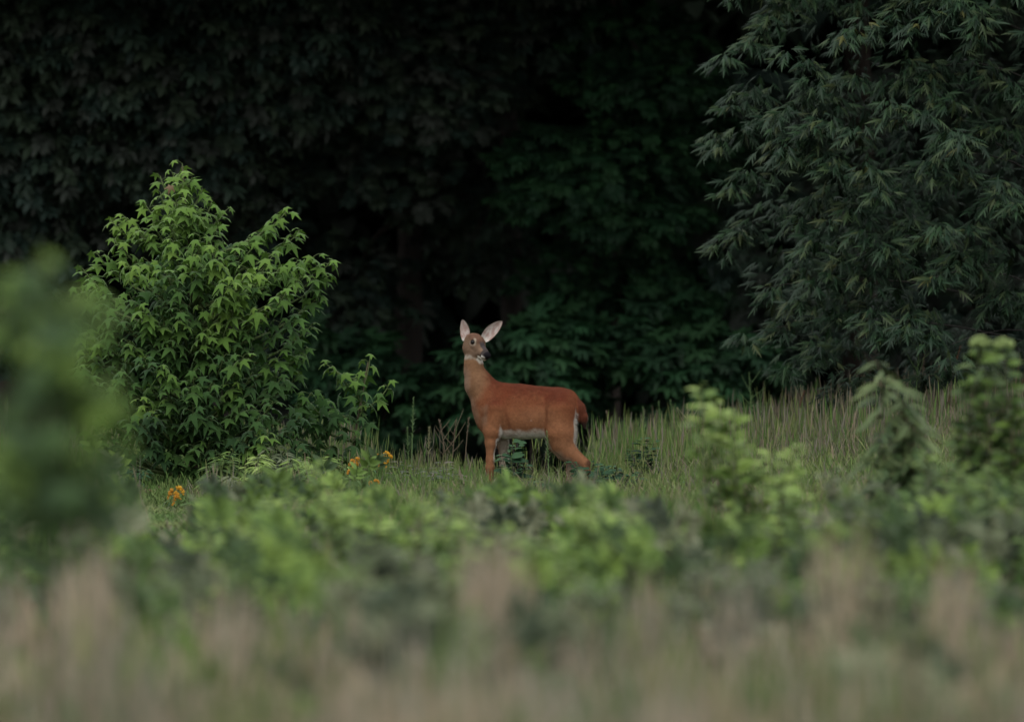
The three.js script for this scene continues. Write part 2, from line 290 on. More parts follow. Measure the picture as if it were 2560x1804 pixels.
    blend(c, 0.02, 0.018, 0.016, sstep(0.035 - y, 0, 0.008));                                                            // hooves
    const v = 1 + 0.35 * wob + 0.45 * fine;
    return [c[0] * v, c[1] * v, c[2] * v];
  }
  const cols = new Float32Array(pos.length), nn = V();
  for (let i = 0; i < pos.length; i += 3) cols.set(coat(pos[i], pos[i + 1], pos[i + 2], nn.set(nor[i], nor[i + 1], nor[i + 2])), i);
  const body = new THREE.BufferGeometry();
  body.setAttribute('position', new THREE.BufferAttribute(Float32Array.from(pos), 3));
  body.setAttribute('normal', new THREE.BufferAttribute(Float32Array.from(nor), 3));
  body.setAttribute('color', new THREE.BufferAttribute(cols, 3));
  body.setIndex(idx);
  // ears: cupped leaves of skin with two faces, joined into the body's mesh
  function ear(base, tip, width, face, curl, flip) {
    const axis = V().subVectors(tip, base), L = axis.length(), y = axis.clone().normalize(), x = V().crossVectors(y, face).normalize(), z = V().crossVectors(x, y), R = 18, C = 12, p = [], q = [], c = [];
    for (const back of [0, 1]) for (let i = 0; i <= R; i++) for (let j = 0; j <= C; j++) {
      const t = i / R, s = j / C * 2 - 1, w = width * Math.pow(Math.sin(Math.PI * Math.pow(0.1 + 0.9 * t, 0.88)), 0.62) * (t > 0.99 ? 0.1 : 1) + 0.006 * (1 - t), roll = mix(2.1, curl, Math.pow(t, 0.6)), a = s * roll * 0.5;
      const rad = w / Math.max(0.3, roll * 0.55), X = Math.sin(a) * rad * (1 + 0.12 * s * flip), Z = (1 - Math.cos(a)) * rad - 0.02 * Math.sin(Math.PI * t) - back * 0.006 * (1 - Math.abs(s) * 0.7);
      const v = base.clone().addScaledVector(y, t * L).addScaledVector(x, X).addScaledVector(z, Z);
      p.push(v.x, v.y, v.z);
      const n1 = fbm(t * 9 + flip * 7, s * 5, 2) - 0.5, rim = sstep(Math.abs(s), 0.82, 1), k = back ? [0.12, 0.07, 0.05] : [0.36, 0.26, 0.235];
      if (!back) { blend(k, 0.5, 0.47, 0.44, 0.8 * sstep(n1 + 0.25 * Math.abs(s) * (1 - t), -0.08, 0.3)); blend(k, 0.28, 0.17, 0.13, sstep(-s * flip, 0.35, 0.8) * 0.6 * (1 - t)); blend(k, 0.22, 0.16, 0.13, rim * 0.7); blend(k, 0.2, 0.16, 0.15, sstep(t, 0.9, 1) * 0.6); blend(k, 0.5, 0.46, 0.42, sstep(0.2 - t, 0, 0.12)); }
      c.push(...k.map((e) => e * (1 + 0.3 * n1)));
    }
    const M = (R + 1) * (C + 1);
    for (let i = 0; i < R; i++) for (let j = 0; j < C; j++) { const a = i * (C + 1) + j, b = a + C + 1; q.push(a, a + 1, b, a + 1, b + 1, b, M + a, M + b, M + a + 1, M + a + 1, M + b, M + b + 1); }
    return geo(p, q, c);
  }
  const earR = ear(B(1164, 851, 0.0), B(1156, 798, -0.01), 0.046, V(-0.25, 0.05, 1).normalize(), 1.35, 1);
  const earL = ear(B(1208, 850, -0.02), B(1256, 802, -0.04), 0.056, V(0.2, -0.05, 1).normalize(), 1.2, -1);
  const doe = thing('deer', V((DX - 1280) / PX, 0, DZ), 'reddish-brown doe standing side-on in the meadow, head turned towards the viewer, ears up', 'deer');
  doe.position.y = at(DX, DY, 60).y; doe.position.z = -60;
  const whole = mergeGeometries([body, earR, earL]);
  const hide = part('body', whole, new THREE.MeshPhysicalMaterial({ vertexColors: true, roughness: 0.9, specularIntensity: 0.25 }), doe);
  // eyes, glossy and dark
  for (const e of EYES) { const b = part('eye', new THREE.SphereGeometry(0.0185, 18, 14), new THREE.MeshPhysicalMaterial({ color: rgb(0.005, 0.004, 0.004), roughness: 0.1, specularIntensity: 0.45 }), doe); b.position.copy(e); b.scale.set(1.1, 0.85, 1.1); }
  // fur: short hairs that lie along the body, longer white ones behind the thighs
  const F = [], col = [], P = V(), Nn = V(), D = V();
  for (let i = 0; i < pos.length; i += 3) {
    if (rnd() > 0.55) continue;
    P.set(pos[i], pos[i + 1], pos[i + 2]); Nn.set(nor[i], nor[i + 1], nor[i + 2]);
    const px = P.x * PX + DX, py = DY - P.y * PX, c = [cols[i], cols[i + 1], cols[i + 2]], white = c[2] > 0.26;
    tmp.copy(P).sub(HC); const fa = tmp.dot(HF), onHead = py < 905;
    if (onHead && (fa > 0.1 || EYES.some((e) => e.distanceTo(P) < 0.026))) continue;
    if (onHead) D.copy(HF).multiplyScalar(-1); else if (px < 1230 && py < 1010) D.set(0.25, -1, 0); else D.set(0.8, -0.55, 0);
    if (py > 1100) D.set(0.1, -1, 0);
    D.addScaledVector(Nn, -D.dot(Nn)).addScaledVector(Nn, white && px > 1420 ? 0.9 : 0.42).add(V(gauss() * 0.2, gauss() * 0.2, gauss() * 0.2)).normalize();
    const len = onHead ? rr(0.006, 0.01) : white && px > 1420 && py < 1125 ? rr(0.02, 0.042) : white && py > 930 ? rr(0.012, 0.022) : rr(0.009, 0.017);
    const m = aim(P, D, Nn, 1); m.scale(V(rr(0.0016, 0.0026), 1, len)); F.push(m); const v = rr(0.8, 1.25); col.push([c[0] * v, c[1] * v, c[2] * v]);
  }
  const fur = new THREE.InstancedMesh(geo([-0.5, 0, 0, 0.5, 0, 0, 0, 0, 1], [0, 1, 2]), new THREE.MeshPhysicalMaterial({ roughness: 0.9, specularIntensity: 0.25, side: THREE.DoubleSide }), F.length), cc = new THREE.Color();
  F.forEach((m, i) => { fur.setMatrixAt(i, m); fur.setColorAt(i, cc.setRGB(...col[i])); });
  fur.name = 'fur'; fur.userData.kind = 'stuff'; fur.castShadow = fur.receiveShadow = true; doe.add(fur);
}
//__REST__
if (!DEER_ONLY) {
// ------------------------------------------------------------------ the wood behind the meadow
const BARK = [mat(rgb(0.06, 0.047, 0.037), { roughness: 1 }), mat(rgb(0.085, 0.07, 0.058), { roughness: 1 }), mat(rgb(0.05, 0.042, 0.036), { roughness: 1 })];
function trunkTube(base, top, r0, r1, wobble = 0.1) {
  const n = 14, p = []; for (let i = 0; i <= n; i++) { const t = i / n; p.push(base.clone().lerp(top, t).add(V((fbm(t * 4 + base.x * 3, 1, 2) - 0.5) * wobble * 4 * t, 0, (fbm(t * 4, 5, base.x) - 0.5) * wobble * 2 * t))); }
  const g = tube(p, Array.from({ length: n + 1 }, (_, i) => mix(r0, r1, i / n) * (1 + 0.35 * Math.pow(1 - i / n, 9)) * (1 + 0.1 * (fbm(i * 2.3, 4, base.x) - 0.5))), 14), a = g.attributes.position;
  for (let i = 0; i < a.count; i++) { const x = a.getX(i), y = a.getY(i), z = a.getZ(i), k = 0.035 * (fbm(x * 14, y * 3, z * 14) - 0.5); a.setXYZ(i, x + k, y, z + k); }
  g.computeVertexNormals(); return { g, p };
}
function sprayShape(n, len, shapes, spread, hang) {              // a leafy twig end: n leaves round a short twig along +z
  const gs = [];
  for (let i = 0; i < n; i++) {
    const a = i * 2.4 + rr(-0.4, 0.4), t = (i + 0.5) / n, d = V(Math.cos(a) * spread, Math.sin(a) * spread * 0.8 - hang, 0.35 + t * 0.6).normalize();
    const g = pick(shapes).clone().applyMatrix4(aim(V(Math.cos(a) * 0.04, Math.sin(a) * 0.03 - hang * t * 0.15, t * 0.55), d, V(rr(-0.4, 0.4), 1, 0.5).normalize(), len * rr(0.75, 1.2))); gs.push(g);
  }
  return mergeGeometries(gs);
}
const SPRAYS = [sprayShape(14, 0.42, OVAL, 0.9, 0.25), sprayShape(12, 0.5, OAK, 0.8, 0.5), sprayShape(16, 0.36, STAR, 0.9, 0.3)];
// masses: [x, y, z, rx, ry, rz, number, size]; every spray sits in one of them, most of them near its skin
function crown(parent, origin, masses, shape, tones, options, name = 'crown') {
  const ms = [], cs = [], c = new THREE.Color();
  for (const [x, y, z, rx, ry, rz, n, size] of masses) for (let i = 0; i < n; i++) {
    const d = V(gauss(), gauss(), gauss()).normalize(), k = Math.pow(rnd(), 0.35), lump = 0.75 + 0.5 * fbm(d.x * 3 + x * 5, d.y * 3 + y, d.z * 3 + z);
    const p = V(x + d.x * rx * k * lump, y + d.y * ry * k * lump, z + d.z * rz * k * lump).sub(origin);
    ms.push(aim(p, V(d.x + gauss() * 0.5, d.y * 0.4 - 0.15 + gauss() * 0.3, d.z + gauss() * 0.5), UPV, size * rr(0.7, 1.3)));
    const t = pick(tones), v = rr(0.7, 1.35); cs.push([t[0] * v, t[1] * v, t[2] * v]);
  }
  const im = new THREE.InstancedMesh(shape, leafMat(rgb(1, 1, 1), options), ms.length);
  ms.forEach((m, i) => { im.setMatrixAt(i, m); im.setColorAt(i, c.setRGB(...cs[i])); });
  im.name = name; im.userData.kind = 'stuff'; im.castShadow = im.receiveShadow = true; parent.add(im); return im;
}
const DARK = [[0.044, 0.076, 0.05], [0.056, 0.086, 0.052], [0.036, 0.066, 0.05], [0.066, 0.08, 0.064]], GREEN = [[0.026, 0.08, 0.034], [0.034, 0.094, 0.037], [0.024, 0.065, 0.032]];
function woodTree(name, label, px, depth, r, tones, shape, options, masses, lean = 0) {
  depth += 9;
  const b = at(px, 1200, depth); b.y = groundY(b.x, b.z) - 0.1;
  const t = thing(name, b, label, 'tree', 'trees at the edge of the wood');
  const tt = trunkTube(V(0, 0, 0), V(lean, 11, 0), r, r * 0.45); part('trunk', tt.g, pick(BARK), t);
  const list = masses.map(([mx, my, d, rx, ry, n, size]) => { const p = at(mx, my, d + 8); return [p.x, p.y, p.z, rx, ry, Math.max(0.5, rx * 0.7), n * 2.6, size * 0.55]; });
  list.push([b.x + lean, 9.5, b.z - 0.5, 4.6, 3.6, 4.4, 1500, 0.8], [b.x + lean * 0.5, 6.7, b.z + 5.2, 3.8, 1.1, 4.4, 1100, 0.5]);   // the upper crown, above the frame
  crown(t, b, list, shape, tones, options);
  for (const m of list.slice(0, -2)) part('limb', tube(bend(V(lean * 0.3, clamp(m[1] - b.y + 0.6, 1, 9), 0), V((m[0] - b.x) * 0.5, m[1] - b.y + 0.8, (m[2] - b.z) * 0.5), V(m[0] - b.x, m[1] - b.y, m[2] - b.z), 8), tapers(8, 0.05, 0.012)), BARK[0], t);
  return t;
}
const GLINT = { roughness: 0.55, specularIntensity: 0.7 };
woodTree('broadleaf_tree', 'dark broadleaf tree hanging over the peak of the green sapling, its grey leaves glinting', 560, 75, 0.19, DARK, SPRAYS[0], GLINT,
  [[330, 120, 73, 1.5, 0.8, 170, 0.55], [620, 180, 73.4, 1.3, 0.8, 150, 0.55], [420, 360, 73.2, 1.2, 0.6, 110, 0.5], [720, 60, 73, 1.1, 0.6, 110, 0.5], [160, 330, 73.5, 1.0, 0.8, 110, 0.5], [560, 480, 74, 0.8, 0.5, 50, 0.5]]);
woodTree('broadleaf_tree', 'dim broadleaf tree in the upper corner behind the blurred bush', 40, 76, 0.22, DARK, SPRAYS[0], GLINT,
  [[60, 60, 73, 1.3, 0.9, 150, 0.55], [40, 420, 74, 1.1, 0.9, 120, 0.55], [150, 560, 74.5, 1.0, 0.5, 70, 0.5], [-60, 700, 75, 1.2, 0.9, 90, 0.55]]);
woodTree('broadleaf_tree', 'shadowed broadleaf tree with a bare lower trunk, standing between the sapling and the doe', 1020, 76, 0.17, DARK, SPRAYS[2], GLINT,
  [[940, 120, 74, 1.3, 0.7, 150, 0.5], [1080, 240, 74, 1.0, 0.5, 100, 0.5], [900, 380, 75, 0.9, 0.5, 60, 0.5], [1060, 460, 75, 0.6, 0.4, 30, 0.5], [880, 700, 76, 0.7, 0.6, 40, 0.5]]);
woodTree('broadleaf_tree', 'slim tree with a brownish trunk rising in the dark above the ears of the doe', 1275, 77, 0.13, DARK, SPRAYS[0], GLINT,
  [[1250, 60, 75, 1.2, 0.6, 110, 0.5], [1180, 620, 77, 0.6, 0.5, 25, 0.5]]);
woodTree('understory_tree', 'deep green understory tree with layered boughs left of the oak', 1540, 75.5, 0.05, GREEN, SPRAYS[2], { roughness: 0.6 },
  [[1620, 215, 73.5, 0.85, 0.22, 90, 0.5], [1500, 400, 74, 1.1, 0.45, 130, 0.5], [1420, 480, 74, 0.8, 0.3, 80, 0.5], [1590, 540, 74, 0.7, 0.25, 60, 0.5], [1700, 380, 75, 0.7, 0.6, 60, 0.5], [1560, 90, 75, 0.9, 0.35, 60, 0.5], [1720, 700, 75, 0.6, 0.35, 50, 0.5], [1480, 690, 76, 0.9, 0.4, 50, 0.45]]);
woodTree('broadleaf_tree', 'dark tree closing the wood behind the oak', 2150, 77, 0.2, DARK, SPRAYS[1], GLINT,
  [[2000, 600, 75, 1.4, 1.2, 120, 0.5], [2450, 400, 75, 1.5, 1.4, 120, 0.5], [2480, 820, 75, 1.2, 0.6, 60, 0.5]]);
woodTree('broadleaf_tree', 'dark tree hidden in shade beyond the right edge of the oak', 2700, 76, 0.2, DARK, SPRAYS[0], GLINT, [[2650, 300, 74, 1.4, 1.4, 120, 0.5]]);
woodTree('broadleaf_tree', 'dark tree beyond the upper corner tree, mostly out of sight', -420, 75, 0.2, DARK, SPRAYS[0], GLINT, [[-350, 300, 74, 1.4, 1.4, 100, 0.5]]);
{                                                                 // low woodland shrubs that show behind the doe
  const shrubs = [['deep green woodland shrub right behind the shoulders of the doe', 1330, 860, 81, 0.75, 0.3, 70, 1520, 870, 0.6, 0.28, 60],
    ['dim woodland shrub in the dark left of the doe', 960, 960, 82, 0.7, 0.4, 50, 840, 900, 0.5, 0.4, 30], ['dim woodland shrub below the oak boughs', 1780, 900, 81, 0.8, 0.35, 60, 1680, 820, 0.5, 0.3, 30]];
  for (const [label, ax, ay, d, rx, ry, n, bx, by, sx, sy, m] of shrubs) {
    const b = at(ax, ay, d); b.y = groundY(b.x, b.z) - 0.05;
    const t = thing('woodland_shrub', b, label, 'shrub', 'shrubs in the wood'), p = at(ax, ay, d), q = at(bx, by, d + 0.6);
    crown(t, b, [[p.x, p.y, p.z, rx, ry, 0.6, n, 0.45], [q.x, q.y, q.z, sx, sy, 0.5, m, 0.45], [p.x, p.y - 0.5, p.z, rx, 0.4, 0.6, n, 0.45]], SPRAYS[2], GREEN, { roughness: 0.6 }, 'foliage');
    for (const e of [p, q]) part('stem', tube(bend(V(0, 0, 0), V((e.x - b.x) * 0.3, (e.y - b.y) * 0.7, 0), e.clone().sub(b), 6), tapers(6, 0.03, 0.01)), BARK[0], t);
  }
  // the deep wood: a mass of leaves and trunks that nobody could count
  const ms = [], c = new THREE.Color(), cs = [];
  for (let i = 0; i < 22000; i++) { const z = rr(-92, -118); ms.push(aim(V(rr(-26, 26), Math.pow(rnd(), 0.8) * 17 + groundY(0, z), z), V(gauss(), gauss() * 0.4, gauss() + 0.6), UPV, rr(1.0, 1.9))); cs.push(pick(DARK)); }
  const im = new THREE.InstancedMesh(SPRAYS[0], leafMat(rgb(1, 1, 1), { roughness: 0.8 }), ms.length);
  ms.forEach((m, i) => { im.setMatrixAt(i, m); im.setColorAt(i, c.setRGB(...cs[i].map((e) => e * 0.8))); });
  im.name = 'forest'; tag(im, 'dark depth of the wood behind the meadow', 'forest', null, 'stuff'); scene.add(im);
}

// ------------------------------------------------------------------ the oak on the right
{
  const b = at(2780, 1200, 68.5); b.y = groundY(b.x, b.z) - 0.1;
  const oak = thing('oak_tree', b, 'oak with drooping sharp-lobed leaves filling the upper right of the wood edge', 'tree');
  const tt = trunkTube(V(0, 0, 0), V(0.3, 12, -0.5), 0.32, 0.14); part('trunk', tt.g, BARK[2], oak);
  const edge = [[-950, 1950], [-200, 1850], [0, 1825], [100, 1800], [250, 1785], [400, 1778], [470, 1805], [560, 1810], [600, 1765], [640, 1800], [700, 1890], [770, 1900], [820, 1860], [870, 1895], [930, 1950], [980, 2060]];
  const xL = (y) => { for (let i = 0; i < edge.length - 1; i++) if (y <= edge[i + 1][0]) return mix(edge[i][1], edge[i + 1][1], clamp((y - edge[i][0]) / (edge[i + 1][0] - edge[i][0]), 0, 1)); return 2100; };
  const leaves = [], tips = [], limbs = [], BOUGH = mat(rgb(0.022, 0.019, 0.016), { roughness: 1 });
  const TO = [[0.008, 0.023, 0.011], [0.012, 0.032, 0.014], [0.019, 0.045, 0.018], [0.034, 0.056, 0.022], [0.066, 0.07, 0.02]]; TO.options = { roughness: 0.55, specularIntensity: 0.45 };
  const cluster = (c, n, spread, inner) => {
    const out = V(c.x - (b.x - 0.6), 0, c.z - b.z).normalize();
    for (let i = 0; i < n; i++) {
      const a = rr(0, 6.283), e = rr(0, 1), p = c.clone().add(V(Math.cos(a) * spread * e, -spread * 0.5 * e * e + rr(-0.5, 0.25) * spread, Math.sin(a) * spread * e * 0.8));
      const d = V(Math.cos(a) * 0.8 + out.x * 0.3, 0.15 - 1.15 * rnd(), Math.sin(a) * 0.8 + 0.25).normalize(), up = V(Math.cos(a) + rr(-0.5, 0.5), 0.5, Math.sin(a) + 0.8).normalize();
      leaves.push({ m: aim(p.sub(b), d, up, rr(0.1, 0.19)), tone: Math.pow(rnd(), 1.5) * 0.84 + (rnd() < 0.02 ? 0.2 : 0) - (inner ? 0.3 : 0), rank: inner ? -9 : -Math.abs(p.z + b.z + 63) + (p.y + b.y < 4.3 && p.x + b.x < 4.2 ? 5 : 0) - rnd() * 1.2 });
    }
  };
  for (let i = 0; i < 4000 && tips.length < 128; i++) {              // each bough is a drooping plume of leaf clusters, with dark gaps between the boughs
    const py = rr(-900, 980), px = xL(py) + (rnd() < 0.4 ? rr(2, 50) : rr(10, 1300)); if (py > 900 && px > 2350 || py > 800 && px < 2600 && rnd() < 0.25) continue;
    const gap = rr(64, 128); if (tips.some((t) => Math.hypot((t[0] - px) * 0.75, t[1] - py) < gap)) continue;
    tips.push([px, py]);
    const in01 = sstep(px - xL(py), 0, 450), d = 65.2 - 1.9 * Math.sqrt(in01) + rr(-0.5, 0.5), n = Math.round(rr(4, 8)), side = in01 > 0.6 && rnd() < 0.4 ? -1 : 1;
    for (let j = 0; j < n; j++) cluster(at(px + side * j * rr(22, 40) + gauss() * 22, py - j * rr(16, 30) + j * j * 1.6 + gauss() * 16, d + j * 0.1 + gauss() * 0.12), Math.round(rr(14, 26)), rr(0.1, 0.19));
    limbs.push(at(px, py, d));
  }
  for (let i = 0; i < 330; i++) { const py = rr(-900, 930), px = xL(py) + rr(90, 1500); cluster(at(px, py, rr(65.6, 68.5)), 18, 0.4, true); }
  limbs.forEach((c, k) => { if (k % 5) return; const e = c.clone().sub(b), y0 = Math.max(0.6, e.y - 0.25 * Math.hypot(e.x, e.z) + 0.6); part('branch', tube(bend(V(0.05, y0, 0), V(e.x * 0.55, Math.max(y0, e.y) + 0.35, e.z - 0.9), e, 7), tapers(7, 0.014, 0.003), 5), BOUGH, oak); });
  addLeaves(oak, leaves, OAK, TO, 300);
  // the crown above the frame
  crown(oak, b, [[b.x + 0.3, 9.2, b.z, 4.6, 3.2, 4.2, 1500, 0.7], [b.x - 0.8, 6.6, b.z + 0.6, 3.8, 1.2, 3.0, 700, 0.6]], SPRAYS[1], DARK, GLINT);
}

// ------------------------------------------------------------------ sweetgum saplings
const GUM = [[0.02, 0.058, 0.016], [0.031, 0.082, 0.018], [0.05, 0.118, 0.021], [0.088, 0.175, 0.026], [0.125, 0.22, 0.034]]; GUM.options = { roughness: 0.9, transmission: 0.25, specularIntensity: 0.5 };
const TWIG = mat(rgb(0.1, 0.085, 0.05), { roughness: 0.9 }), STEMS = mat(rgb(0.09, 0.13, 0.04), { roughness: 0.8 });
function sapling(o) {                                            // shoots: [px, py, depth offset, length, brightness]
  const b = at(o.base[0], o.base[1], o.depth); b.y = groundY(b.x, b.z) - 0.03;
  const t = thing(o.name, b, o.label, o.category, o.group), top = at(o.top[0], o.top[1], o.depth).sub(b), trunk = bend(V(0, 0, 0), V(top.x * 0.2 + 0.05, top.y * 0.5, 0.03), top, 14), leaves = [], limbs = [];
  part('trunk', tube(trunk, tapers(14, o.r, 0.006), 8), TWIG, t);
  for (const [px, py, dz, len, bright] of o.shoots) {
    const e = at(px, py, o.depth + dz).sub(b), h = clamp((e.y - 0.35 * Math.hypot(e.x, e.z) - len * 0.4) / top.y, 0.04, 0.97), s = trunk[Math.round(h * 14)];
    const path = bend(s, V(mix(s.x, e.x, 0.75), mix(s.y, e.y, 0.35), mix(s.z, e.z, 0.75)), e, 12);
    limbs.push(tube(path, tapers(12, Math.min(o.r * 0.5, 0.016), 0.0035), 5));
    let total = 0; for (let i = 1; i < path.length; i++) total += path[i].distanceTo(path[i - 1]);
    const curve = new THREE.CatmullRomCurve3(path), n = Math.round(Math.min(len, total) / o.spacing);
    for (let i = 0; i < n; i++) {
      const u = 1 - (i * o.spacing) / total; if (u < 0.05) break;
      const c = curve.getPoint(u), a = i * 2.4 + px, age = i / n, size = o.leaf * (i < 3 ? 0.6 + 0.12 * i : rr(0.65, 1.2)), out = V(Math.cos(a), 0.25 - 0.4 * age, Math.sin(a) + 0.15), pet = o.leaf * rr(0.35, 0.8);
      const p = c.clone().addScaledVector(out, pet), d = V(out.x + gauss() * 0.35, 0.1 - rnd() * 1.3, out.z + gauss() * 0.35).normalize(), up = V(out.x * 0.6 + gauss() * 0.6, 1, out.z * 0.6 + gauss() * 0.6 + 0.25).normalize();
      limbs.push(tube([c, c.clone().lerp(p, 0.6).add(V(0, 0.01, 0)), p], 0.0022, 3));
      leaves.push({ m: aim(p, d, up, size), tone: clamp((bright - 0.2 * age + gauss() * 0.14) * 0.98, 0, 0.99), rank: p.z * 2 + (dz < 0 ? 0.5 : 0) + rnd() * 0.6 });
    }
  }
  part('branches', mergeGeometries(limbs), STEMS, t);
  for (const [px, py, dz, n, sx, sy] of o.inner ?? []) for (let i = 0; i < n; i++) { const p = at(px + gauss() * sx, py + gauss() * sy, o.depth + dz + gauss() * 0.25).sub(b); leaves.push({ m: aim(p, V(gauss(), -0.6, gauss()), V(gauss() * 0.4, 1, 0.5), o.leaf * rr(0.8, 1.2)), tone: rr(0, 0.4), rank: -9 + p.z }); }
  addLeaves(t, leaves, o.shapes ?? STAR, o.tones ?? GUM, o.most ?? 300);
  return t;
}
{
  const sh = [[455, 408, 0, 0.7, 0.98], [430, 430, -0.1, 0.4, 0.95], [480, 440, -0.1, 0.4, 0.92], [400, 480, -0.2, 0.45, 0.9], [530, 500, -0.1, 0.4, 0.8], [360, 505, 0, 0.35, 0.9], [565, 525, 0, 0.3, 0.7], [440, 500, -0.35, 0.45, 0.92], [500, 530, -0.3, 0.4, 0.85], [400, 440, 0.05, 0.3, 0.9], [505, 470, 0.05, 0.3, 0.85], [455, 460, -0.2, 0.4, 0.95], [470, 520, -0.4, 0.4, 0.9], [420, 540, -0.4, 0.4, 0.85], [380, 550, -0.2, 0.35, 0.8], [545, 560, -0.25, 0.35, 0.7], [500, 590, -0.5, 0.4, 0.75], [430, 600, -0.5, 0.4, 0.8],
    [310, 540, 0, 0.4, 0.95], [275, 548, 0.05, 0.35, 1.0], [285, 600, -0.15, 0.35, 0.85], [345, 575, -0.2, 0.4, 0.8], [240, 630, 0, 0.35, 0.8], [205, 670, 0, 0.35, 0.75], [195, 720, 0.1, 0.3, 0.7], [230, 700, -0.3, 0.4, 0.75],
    [718, 525, 0, 0.5, 0.9], [690, 560, 0.1, 0.3, 0.7], [750, 575, 0, 0.3, 0.8], [640, 605, -0.1, 0.45, 0.8], [600, 610, -0.2, 0.4, 0.7], [690, 625, -0.25, 0.4, 0.78], [785, 640, 0, 0.4, 0.78], [828, 650, 0.05, 0.3, 0.8], [745, 650, -0.2, 0.4, 0.72], [820, 690, 0.1, 0.3, 0.7], [800, 735, 0.1, 0.3, 0.6],
    [780, 810, 0.1, 0.35, 0.6], [765, 870, 0.1, 0.35, 0.6], [750, 930, 0.1, 0.35, 0.6], [780, 980, 0, 0.35, 0.55], [190, 800, 0.1, 0.35, 0.65], [205, 870, 0.05, 0.35, 0.65], [215, 950, 0, 0.35, 0.6], [200, 830, -0.2, 0.3, 0.85], [250, 1030, 0, 0.35, 0.45], [300, 1100, -0.3, 0.3, 0.45], [420, 1130, -0.5, 0.35, 0.5], [540, 1140, -0.5, 0.35, 0.5], [650, 1120, -0.4, 0.35, 0.5], [720, 1080, -0.2, 0.35, 0.5], [480, 1170, -0.4, 0.3, 0.4], [610, 1180, -0.4, 0.3, 0.4]];
  for (let i = 0; i < 400 && sh.length < 135; i++) {
    const py = rr(560, 1120), w = py < 650 ? 200 : 285, cx = 480, px = cx + rr(-w, w); if (sh.some((q) => Math.hypot(q[0] - px, q[1] - py) < 40)) continue;
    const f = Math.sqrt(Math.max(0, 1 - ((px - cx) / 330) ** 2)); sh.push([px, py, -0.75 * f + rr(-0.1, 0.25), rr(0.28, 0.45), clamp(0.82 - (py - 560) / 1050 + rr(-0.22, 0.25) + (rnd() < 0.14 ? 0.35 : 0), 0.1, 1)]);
  }
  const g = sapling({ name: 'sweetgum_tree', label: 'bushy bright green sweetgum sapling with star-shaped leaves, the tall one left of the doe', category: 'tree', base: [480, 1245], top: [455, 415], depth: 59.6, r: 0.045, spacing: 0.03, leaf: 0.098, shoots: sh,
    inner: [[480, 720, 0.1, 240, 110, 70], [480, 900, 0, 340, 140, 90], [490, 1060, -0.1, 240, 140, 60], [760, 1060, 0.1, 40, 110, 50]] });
  // a reddened leaf near the peak
  const red = leafMat(rgb(0.13, 0.085, 0.045));
  for (const [px, py] of [[425, 466]]) { const l = part('leaf', STAR[1], red, g); aim(at(px, py, 59.2).sub(g.position), V(-0.3, -1, 0.6), V(0, 0.6, 1), 0.06).decompose(l.position, l.quaternion, l.scale); l.userData.label = 'reddened leaf'; }
  sapling({ name: 'sweetgum_tree', label: 'small sweetgum sapling with a few arching sprigs, low between the tall sapling and the doe', category: 'tree', base: [860, 1215], top: [920, 905], depth: 59.9, r: 0.018, spacing: 0.04, leaf: 0.1, most: 150,
    shoots: [[925, 890, 0, 0.4, 0.75], [812, 905, 0, 0.35, 0.78], [975, 955, 0, 0.3, 0.7], [885, 945, -0.1, 0.35, 0.6], [850, 940, 0, 0.35, 0.5], [800, 985, -0.1, 0.35, 0.5], [905, 1010, -0.1, 0.3, 0.45], [740, 1020, -0.1, 0.35, 0.45], [770, 1000, 0, 0.35, 0.5], [720, 1070, -0.1, 0.35, 0.5], [760, 1120, -0.15, 0.3, 0.45], [820, 1110, -0.15, 0.3, 0.45], [780, 1075, -0.15, 0.3, 0.4], [840, 1040, -0.15, 0.35, 0.4], [880, 1080, -0.1, 0.25, 0.4]] });
  // the blurred sapling close to the camera
  const NEAR = [[0.045, 0.085, 0.035], [0.06, 0.115, 0.035], [0.1, 0.17, 0.038], [0.16, 0.26, 0.05], [0.22, 0.34, 0.07]]; NEAR.options = { roughness: 0.9, transmission: 0.25 };
  const near = [[105, 640, 0, 0.1, 0.75], [60, 690, 0, 0.12, 0.8], [140, 650, 0, 0.1, 0.6], [25, 730, 0, 0.12, 0.75], [215, 735, 0, 0.1, 0.7], [180, 745, 0.1, 0.08, 0.6], [90, 750, 0, 0.1, 0.4], [-20, 800, 0, 0.2, 0.6], [145, 850, -0.1, 0.1, 1], [105, 865, -0.1, 0.1, 0.95], [170, 875, -0.1, 0.08, 0.85], [60, 850, 0, 0.1, 0.3],
    [200, 960, 0, 0.1, 0.5], [262, 985, 0, 0.1, 0.9], [230, 1000, 0.1, 0.08, 0.7], [150, 1010, 0, 0.1, 0.25], [60, 1010, 0, 0.12, 0.15], [-30, 1000, 0, 0.2, 0.3], [40, 1130, -0.1, 0.14, 0.85], [10, 1180, -0.1, 0.12, 0.7], [110, 1160, 0, 0.12, 0.35], [190, 1160, 0, 0.1, 0.55], [250, 1200, 0, 0.1, 0.3], [170, 1260, 0, 0.12, 0.1], [270, 1290, 0, 0.1, 0.12], [90, 1290, 0, 0.14, 0.1], [-60, 1200, 0, 0.3, 0.4], [20, 1320, 0, 0.14, 0.15], [200, 1350, 0, 0.1, 0.1], [240, 760, 0, 0.1, 0.5], [245, 950, 0, 0.1, 0.6], [285, 1010, 0.1, 0.1, 0.7], [235, 1080, 0, 0.12, 0.5], [290, 1120, 0, 0.1, 0.4], [260, 1180, 0, 0.12, 0.45], [310, 1240, 0, 0.1, 0.35]];
